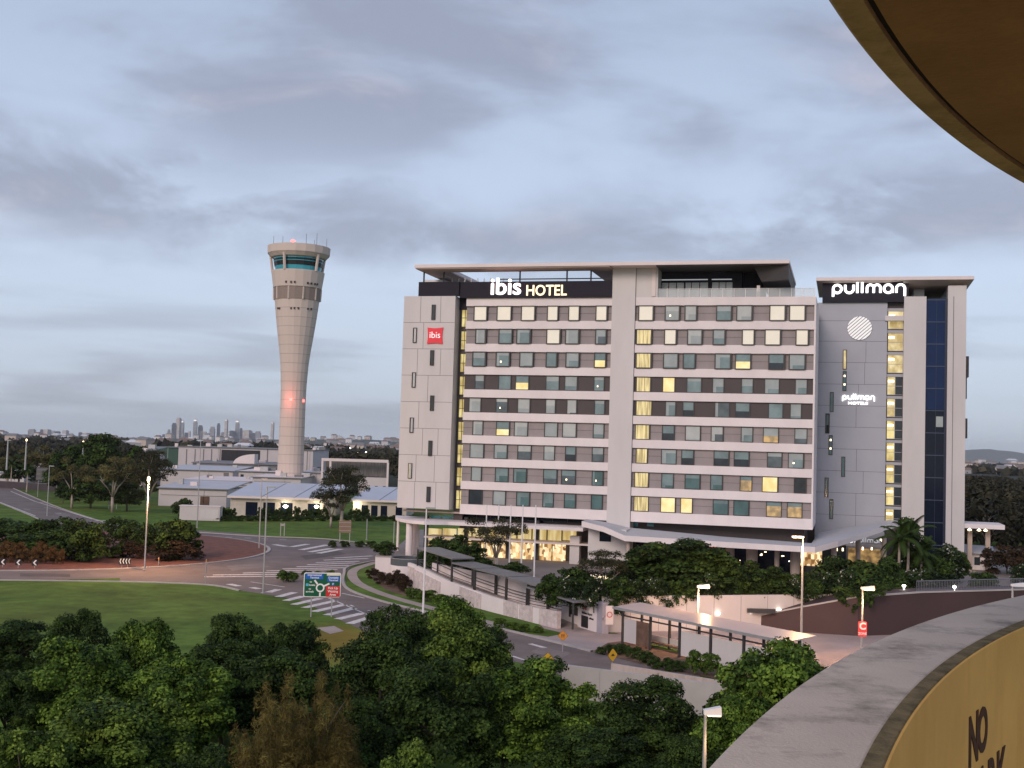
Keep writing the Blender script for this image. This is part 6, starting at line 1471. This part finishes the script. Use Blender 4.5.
# more garden in front of the drop-off
more = [(632, 560, 46, 128, 'dark shrub between the sign wall tree and the domed trees'), (660, 566, 50, 124, 'dark shrub under the left side of the wide domed tree'), (700, 566, 50, 123, 'dark shrub under the right side of the wide domed tree'),
        (735, 568, 44, 124, 'dark shrub right of the domed trees, first of the low run'), (788, 571, 44, 124, 'dark shrub in the low run before the drop-off columns'), (815, 572, 40, 124, 'dark shrub left of the globe sign shrub mass'),
        (868, 562, 44, 127, 'dark shrub right of the globe sign shrub mass'), (885, 556, 40, 132, 'dark shrub at the left foot of the palms'), (930, 552, 44, 140, 'dark shrub behind the short palm'), (575, 566, 44, 120, 'dark shrub above the lower end of the covered ramp'),
        (427, 551, 20, 150, 'dark shrub at the top of the ramp beside the balcony'), (445, 552, 40, 146, 'low dark shrub under the garden trees left of the flagpoles'), (480, 557, 34, 143, 'low dark shrub at the foot of the first two flagpoles'), (512, 562, 34, 141, 'low dark shrub at the foot of the third flagpole'),
        (880, 572, 50, 124, 'dark shrub spilling over the top of the maroon wall, left'), (862, 576, 44, 121, 'dark shrub spilling over the top of the maroon wall by the lit lamp pole')]
for x, yt, w, d, lab in more: place('shrub', x, yt, w * 1.15, d, lab, 'shrub', 'bush', 'planting in the hotel garden', z0=TZ - .05)

# ------------------------------------------------------------------ far country
def mass(name, label_, spots, leaves, size, m, seed, cl_r):
    g = np.random.default_rng(seed); V = []; Tn = []
    for (x, y, z0, h, w) in spots:
        cl = [((x + g.normal() * w * .22, y + g.normal() * w * .22, z0 + h * g.uniform(.45, .85)), (w * cl_r * g.uniform(.7, 1.2),) * 2 + (h * .24,)) for _ in range(5)] + [((x, y, z0 + h * .35), (w * .45, w * .45, h * .35))]
        v, t = crown_data(cl, leaves, size * w / 10, .7, .2, seed=int(g.integers(1e6))); V.append(v); Tn.append(np.clip(t + g.uniform(-.25, .25), 0, 1))
    me = leaf_mesh(name, np.concatenate(V), np.concatenate(Tn), m); o = bpy.data.objects.new(name, me); COL.objects.link(o); o['kind'] = 'stuff'; return o
g = np.random.default_rng(12)
sp = []
for k in range(330):
    px = g.uniform(-60, 440); d = 500 + 900 * g.uniform() ** 1.3; p = at(px, 450, d); sp.append((p.x, d, 0, min(g.uniform(8.5, 13), 16.5 - 8.5 * d / F), g.uniform(9, 15)))
mass('forest', '', sp, 170, .85, L_for, 3, .26)
sp = []
for k in range(300):
    px = g.uniform(930, 1120); d = 205 + 900 * g.uniform() ** 1.7; p = at(px, 450, d); sp.append((p.x, d, 0, max(2.5, min(g.uniform(7.5, 11.5), 16.5 - 13.5 * d / F)), g.uniform(7, 12)))
mass('forest', '', sp, 330, .55, L_for, 4, .26)
sp = []
for k in range(420):
    px = g.uniform(-80, 460) if k < 300 else g.uniform(920, 1140); d = 1500 + 5500 * g.uniform() ** 1.4; p = at(px, 450, d); sp.append((p.x, d, 0, g.uniform(4, 8), g.uniform(16, 60)))
mass('woodland', '', sp, 45, 1.9, L_for, 5, .3)
# leafless pale tree in the right-hand wood
e = empty('bare_tree', at(989, 530, 215).xy.to_3d(), 0, 'pale bare branching tree standing in the dark wood at right', 'tree')
mb = MB(); mb.tube([(0, 0, 0), (.1, 0, 3.0), (0, 0, 5)], [.2, .15, .1], 7)
for k in range(9):
    a = k * 2.4; b0 = Vector((0, 0, 1.8 + k * .35)); tip = b0 + Vector((math.cos(a) * 1.6, math.sin(a) * 1.6, 3.2)); mb.tube([b0, b0.lerp(tip, .5) + Vector((0, 0, -.3)), tip], [.1, .07, .03], 5)
    for j in range(3): mb.tube([b0.lerp(tip, .4 + .2 * j), tip + Vector((g.normal() * .6, g.normal() * .6, g.uniform(-.2, .8)))], [.05, .02], 4)
mb.build('trunk', M_gum, e)
# suburb
hm = [mat('house_white', (0.66, 0.62, 0.60), 0.7), mat('house_cream', (0.50, 0.42, 0.36), 0.7), mat('house_grey', (0.30, 0.30, 0.31), 0.7)]
rm = [mat('tile_grey', (0.20, 0.19, 0.19), 0.7), mat('tile_red', (0.20, 0.135, 0.11), 0.7), mat('tin_white', (0.60, 0.60, 0.62), 0.5)]
hmesh = []
for j in range(9):
    mb = MB(); w, l, h = 12 + j % 3 * 3, 9 + j % 2 * 3, 5 + (j % 4) * 1.6
    mb.box(-w / 2, w / 2, -l / 2, l / 2, 0, h, 0); mb.prism([(-w / 2 - .5, -l / 2 - .5, h + .01), (w / 2 + .5, -l / 2 - .5, h + .01), (w / 2 + .5, l / 2 + .5, h + .01), (-w / 2 - .5, l / 2 + .5, h + .01)], [(-w / 2 + 2, -.2, h + 3), (w / 2 - 2, -.2, h + 3), (w / 2 - 2, .2, h + 3), (-w / 2 + 2, .2, h + 3)], 1)
    for q in (-.25, .2): mb.box(w * q, w * q + 1.4, -l / 2 - .1, -l / 2 - .01, 1, 2.6, 2)
    o = mb.build('distant_house', [hm[j % 3], rm[(j // 2) % 3], M_roomdark]); hmesh.append(o.data); bpy.data.objects.remove(o)
def hillz(x, y):
    return 38 * math.exp(-((x + 760) / 420) ** 2 - ((y - 6400) / 700) ** 2) + 22 * math.exp(-((x + 1500) / 500) ** 2 - ((y - 6600) / 700) ** 2) + 16 * math.exp(-((x - 2500) / 700) ** 2 - ((y - 5200) / 900) ** 2)
g = np.random.default_rng(21)
for k in range(280):
    far = k % 3 == 0
    px = g.uniform(-25, 425) if k % 14 < 11 else g.uniform(962, 1070)
    d = g.uniform(5200, 6600) if far else 1700 + 3600 * g.uniform() ** 1.2
    p = at(px, 450, d); z = hillz(p.x, d); o = bpy.data.objects.new('distant_house', hmesh[int(g.integers(9))]); COL.objects.link(o)
    s = g.uniform(.9, 1.5) * (1.7 if far else 1.05); o.location = (p.x, d, z - .5); o.rotation_euler = (0, 0, g.uniform(-.6, .6)); o.scale = (s, s, s)
    rt = px > 900
    tag(o, ('tiny pale house of the far suburb beyond the right-hand wood' if rt else 'tiny pale house of the far suburb below the city skyline') if not far else ('tiny house on the far rise right of the grey hotel' if rt else 'tiny house on the far slope at the horizon'), 'house', ('far suburb on the right' if rt else 'far suburb on the left') + (', farthest rows' if far else ''))
hl = MB(); nx, ny = 90, 14
for (x0, x1, y0, y1) in ((-3500, 800, 5000, 8200), (800, 4500, 3600, 7000)):
    b0 = len(hl.v)
    for j in range(ny + 1):
        for i in range(nx + 1):
            x = x0 + (x1 - x0) * i / nx; y = y0 + (y1 - y0) * j / ny; hl.v.append((x, y, hillz(x, y) - .6 + (0 if i % nx and j % ny else -1)))
    for j in range(ny):
        for i in range(nx): hl.f.append((b0 + j * (nx + 1) + i, b0 + j * (nx + 1) + i + 1, b0 + (j + 1) * (nx + 1) + i + 1, b0 + (j + 1) * (nx + 1) + i)); hl.m.append(0)
M_far = mat('far_country', (0.050, 0.055, 0.042), 0.95, 0.4, 0.02)
o = hl.build('hills', M_far); o['kind'] = 'structure'
# blue range at the right
mb = MB(); xs_ = np.linspace(5500, 12500, 60); gg = np.random.default_rng(3)
ph_ = [140 + 45 * math.sin(x / 900) + 25 * math.sin(x / 370 + 1) + gg.uniform(-8, 8) - 60 * max(0, (7200 - x) / 1700) for x in xs_]
for k in range(59):
    a, b = xs_[k], xs_[k + 1]
    mb.face([(a, 17000, -.5), (b, 17000, -.5), (b, 18200, ph_[k + 1]), (a, 18200, ph_[k])]); mb.face([(a, 18200, ph_[k]), (b, 18200, ph_[k + 1]), (b, 20500, -.5), (a, 20500, -.5)])
o = mb.build('mountains', M_far); o['kind'] = 'structure'
# city towers
ZA = lambda x, y: (120 + .1367 * x, 400 + .1367 * y); ZB_ = lambda x, y: (220 + .1758 * x, 360 + .1758 * y); ZC = lambda x, y: (.1172 * x, 400 + .1172 * y)
towers = [(ZA, a, b, c) for a, b, c in ((350, 368, 215), (380, 415, 168), (418, 446, 130), (447, 470, 152), (472, 500, 238), (502, 516, 228), (540, 566, 142), (572, 608, 185), (612, 632, 230), (660, 695, 195), (710, 735, 170), (770, 790, 143), (848, 874, 150), (876, 897, 205), (800, 840, 225), (905, 960, 220), (990, 1020, 230), (635, 655, 242), (740, 765, 235), (310, 330, 250))]
towers += [(ZB_, a, b, c) for a, b, c in ((135, 178, 400), (205, 232, 405), (55, 85, 402), (293, 308, 355), (650, 700, 432), (182, 202, 415), (240, 262, 428))]
towers += [(ZC, a, b, c) for a, b, c in ((248, 300, 248), (345, 368, 250), (374, 428, 250), (445, 470, 262), (472, 515, 266), (540, 580, 258), (590, 625, 285), (672, 700, 275), (702, 768, 280))]
tm_ = [mat('far_tower_grey', (0.27, 0.27, 0.29), 0.6, 0.5, 0.06, stretch=(1, 1, 2.5)), mat('far_tower_dark', (0.10, 0.11, 0.14), 0.4, 0.5, 0.06, stretch=(1, 1, 2.5)), mat('far_tower_pale', (0.46, 0.42, 0.40), 0.6, 0.4, 0.06, stretch=(1, 1, 2.5))]
special = {2: 'tallest hazy tower of the distant city skyline, in its dense left cluster', 6: 'slim hazy city tower with a bright top right of the tallest one', 11: 'thin hazy city tower in the middle of the skyline, left of the slim pair', 12: 'slim hazy city tower just left of the control tower group, with a shoulder block', 23: 'lone thin hazy tower right beside the control tower shaft', 24: 'pair-topped pale block on the hill right of the control tower'}
for k, (Zf, a, b, c) in enumerate(towers):
    x0, y0 = Zf(a, c); x1, _ = Zf(b, c); d = 8600 + (k * 137 % 700); p = at((x0 + x1) / 2, y0, d); w = max((x1 - x0) * d / F, 12); H = max(p.z, 25)
    lab = special.get(k) or ('one of the hazy towers of the far-left suburb cluster on the horizon' if Zf is ZC else 'one of the hazy mid-height city buildings on the horizon left of the hotel')
    e = empty('distant_tower', (p.x, d, 0), 0.3 * math.sin(k * 2.1), lab, 'tower', None if k in special else ('far-left tower cluster' if Zf is ZC else 'city skyline towers'))
    h1 = H * (.86 + .05 * (k % 3)); mb = MB(); mb.box(-w / 2, w / 2, -w / 2, w / 2, 0, h1); mb.box(-w * .36, w * .36, -w * .4, w * .4, h1, H)
    mb.build('shaft', tm_[k % 3], e)
    if k in (2, 6, 11, 12, 23): MB().lathe([(1.8, H), (.5, H + 16)], 6).build('mast', tm_[2], e)
    if k in (3, 6, 11, 12, 23): MB().box(-w * .38, w * .38, -w * .44, -w * .402, H - 12, H - 3).build('lit_crown', mat('crown_glow', (.6, .6, .6), .5, emit=(1, .9, .8), estr=.7), e)
for k, (x, y, d) in enumerate(((322, 452, 1500), (309, 448.5, 2600), (287, 449, 2200), (60, 442, 3000), (333, 446, 3000), (342, 450, 1900), (350, 448, 1900), (358, 453, 1300), (366, 452, 1300), (973.5, 469.5, 2300), (982, 469.5, 2300), (141, 441, 3800), (222, 443.5, 2600), (253, 444, 2400), (306, 445, 2400), (190, 441.5, 3500))):  # glowing points added for far house gables bright with sunset light
    p = at(x, y, d); e = empty('sunlit_glint', (p.x, d, 0), 0, 'tiny added glow standing for a sunset-lit gable among the far houses', 'lamp', 'far sunlit glints'); r_ = 1.1 * d / F * .75
    MB().lathe([(.2, p.z - r_ * .7), (r_, p.z), (.2, p.z + r_ * .7)], 8).build('lamp_head', M_lampwarm if k % 2 else M_lampwhite, e); MB().lathe([(.3, 0), (.3, max(1.0, p.z - r_ * .69))], 5).build('pole', M_steel, e)  # added glow and its support for the sunlit gable

# ------------------------------------------------------------------ the car-park ramp we stand on
RCX, RCY = 10.0, -1.4; PZ = 17 - .6; SZ = 17 + 1.27
def arcring(mb, prof, a0, a1, n=220, mi=0, end=True):
    """sweep a closed (radius, height) outline round the ramp's centre"""
    m_ = len(prof); b0 = len(mb.v)
    for k in range(n + 1):
        a = math.radians(a0 + (a1 - a0) * k / n)
        for r, z in prof: mb.v.append((r * math.cos(a), r * math.sin(a), z))
    for k in range(n):
        for j in range(m_):
            j2 = (j + 1) % m_; mb.f.append((b0 + k * m_ + j, b0 + k * m_ + j2, b0 + (k + 1) * m_ + j2, b0 + (k + 1) * m_ + j)); mb.m.append(mi)
    mb.f.append(tuple(b0 + j for j in range(m_))); mb.m.append(mi); mb.f.append(tuple(b0 + n * m_ + j for j in reversed(range(m_)))); mb.m.append(mi)
    return mb
def stainmat(name, col, dark, scale, rough=.9, streak=(1, 1, 1), lo=.52, hi=.68, bump=.25, grain=60):
    m = mat(name, col, rough, 0.10, scale, bump=bump, bscale=grain, spec=.15)
    nt = m.node_tree; b = nt.nodes['Principled BSDF']; src = b.inputs['Base Color'].links[0].from_socket
    t = nt.nodes.new('ShaderNodeTexCoord'); mp = nt.nodes.new('ShaderNodeMapping'); mp.inputs['Scale'].default_value = streak; nt.links.new(t.outputs['Object'], mp.inputs[0])
    n = nt.nodes.new('ShaderNodeTexNoise'); n.inputs['Scale'].default_value = scale * 1.7; n.inputs['Detail'].default_value = 9; n.inputs['Roughness'].default_value = .7; nt.links.new(mp.outputs[0], n.inputs['Vector'])
    r = nt.nodes.new('ShaderNodeMapRange'); r.inputs[1].default_value = lo; r.inputs[2].default_value = hi; nt.links.new(n.outputs['Fac'], r.inputs[0])
    x = nt.nodes.new('ShaderNodeMix'); x.data_type = 'RGBA'; nt.links.new(r.outputs[0], x.inputs['Factor']); nt.links.new(src, x.inputs['A']); x.inputs['B'].default_value = (*dark, 1)
    nt.links.new(x.outputs['Result'], b.inputs['Base Color']); return m
M_cap = stainmat('weathered_coping', (0.62, 0.53, 0.455), (0.15, 0.128, 0.11), 2.3, streak=(1, 1, 1), lo=.50, hi=.74, grain=110, bump=.18)
M_lip = stainmat('bare_lip_concrete', (0.24, 0.185, 0.095), (0.10, 0.08, 0.045), 9.0, streak=(1, 1, 1), lo=.42, hi=.66, grain=90)
M_yellow = stainmat('yellow_wall_paint', (0.93, 0.565, 0.17), (0.82, 0.47, 0.13), 2.0, streak=(2, 2, .25), lo=.5, hi=.75, bump=.12, grain=90)
M_soff = stainmat('lamplit_brown_soffit', (0.46, 0.215, 0.095), (0.34, 0.155, 0.068), 1.2, lo=.4, hi=.7, bump=.2, grain=40)  # concrete under warm garage lamplight, its warmth put into soffit and rim colours
M_soffrim = stainmat('lamplit_brown_soffit_rim', (0.60, 0.35, 0.18), (0.40, 0.225, 0.11), 2.2, lo=.42, hi=.68, bump=.25, grain=40)
pw = empty('parapet', (RCX, RCY, 0), 0, 'curved weathered concrete parapet in the right foreground, its inner face painted yellow with brown lettering', 'wall')
arcring(MB(), [(10.31, PZ - 1.6), (10.31, PZ - .012), (10.298, PZ), (10.040, PZ), (10.036, PZ - .002), (10.036, PZ - 1.6)], 75, 235).build('coping', M_cap, pw, smooth=False)
arcring(MB(), [(10.0355, PZ - .0015), (9.999, PZ - .003), (9.995, PZ - .006), (9.995, PZ - 1.05), (10.0355, PZ - 1.05)], 75, 235).build('lip', M_lip, pw)
arcring(MB(), [(9.9945, PZ - .005), (9.990, PZ - .008), (9.990, PZ - 1.2), (9.9945, PZ - 1.2)], 75, 235).build('painted_face', M_yellow, pw)
paintb = mat('brown_stencil_paint', (0.075, 0.030, 0.014), 0.8, 0.3, 30)
def wall_hit(px, py, R):
    r = ray(px, py); ox, oy = CAM.x - RCX, CAM.y - RCY; A = r.x ** 2 + r.y ** 2; B = 2 * (ox * r.x + oy * r.y); C_ = ox * ox + oy * oy - R * R
    t = (-B + math.sqrt(B * B - 4 * A * C_)) / 2 / A; return CAM + r * t
def stencil(s, pt, pb_, R=9.988):
    """one painted letter between the pixels of its head and foot"""
    a = wall_hit(*pt, R); b = wall_hit(*pb_, R); c = (a + b) / 2; h = a.z - b.z; an = math.atan2(c.y - RCY, c.x - RCX)
    o = text('lettering', s, h * 1.42, paintb, pw, (c.x - RCX, c.y - RCY, c.z), rot=(math.pi / 2, 0, an - math.pi / 2), ext=.0015, bold=.006)
    return o, c, h, an
oN, cN, hN, aN = stencil('N', (974.3, 717), (973, 767)); oO, cO, hO, aO = stencil('O', (984.5, 709.5), (981, 755))
da = (aO - aN)
for k, ch in enumerate('PARK'):
    an = aN + da * k; R = 9.988; zc = cO.z + (cN.z - cO.z) * 0 - hN * 1.30
    text('lettering', ch, hN * 1.42, paintb, pw, (R * math.cos(an), R * math.sin(an), zc), rot=(math.pi / 2, 0, an - math.pi / 2), ext=.0015, bold=.006)
dk = empty('ramp_deck', (RCX, RCY, 0), 0, 'curved concrete car park deck behind the yellow parapet', 'deck')
arcring(MB(), [(9.98, PZ - 1.25), (9.98, PZ - 1.05), (5.6, PZ - 1.05), (5.6, PZ - 1.25)], 75, 235, 120).build('deck', mat('deck_concrete', (0.55, 0.50, 0.43), 0.85, 0.12, 0.6), dk)
us = empty('upper_ramp', (RCX, RCY, 0), 0, 'brown curved soffit of the upper car park ramp cutting the top right corner', 'ramp')
arcring(MB(), [(10.27, SZ), (10.285, SZ + .015), (10.285, SZ + .30), (10.23, SZ + .32), (10.19, SZ + .02), (10.19, SZ)], 75, 235).build('rim', M_soffrim, us)
arcring(MB(), [(10.189, SZ + .02), (10.165, SZ + .03), (10.165, SZ + .3), (10.189, SZ + .3)], 75, 235).build('drip_groove', mat('groove_dark', (0.03, 0.018, 0.010), 0.9), us)
arcring(MB(), [(10.164, SZ + .002), (10.164, SZ + .3), (7.4, SZ + .3), (7.4, SZ + .002)], 75, 235, 140).build('soffit', M_soff, us)

# ------------------------------------------------------------------ air
hz = MB().box(-25000, 25000, -700, 28500, -1.5, 420)
hzo = hz.build('haze', [], None); hzo['kind'] = 'stuff'
hmz = bpy.data.materials.new('haze_air'); hmz.use_nodes = True; nt = hmz.node_tree; nt.nodes.clear()
ov = nt.nodes.new('ShaderNodeOutputMaterial'); vp = nt.nodes.new('ShaderNodeVolumePrincipled'); vp.inputs['Color'].default_value = (0.95, 0.97, 1.0, 1); vp.inputs['Density'].default_value = 3.3e-5; vp.inputs['Anisotropy'].default_value = 0.2
nt.links.new(vp.outputs[0], ov.inputs['Volume']); hzo.data.materials.append(hmz)

# lettering becomes ordinary mesh
bpy.context.view_layer.update()
dg = bpy.context.evaluated_depsgraph_get()
for ob in [o for o in COL.objects if o.type in ('FONT', 'CURVE')]:
    me = bpy.data.meshes.new_from_object(ob.evaluated_get(dg)); n = bpy.data.objects.new('lettering_mesh', me); COL.objects.link(n)
    n.parent = ob.parent; n.location = ob.location; n.rotation_euler = ob.rotation_euler; n.scale = ob.scale
    bpy.data.objects.remove(ob); n.name = 'lettering'
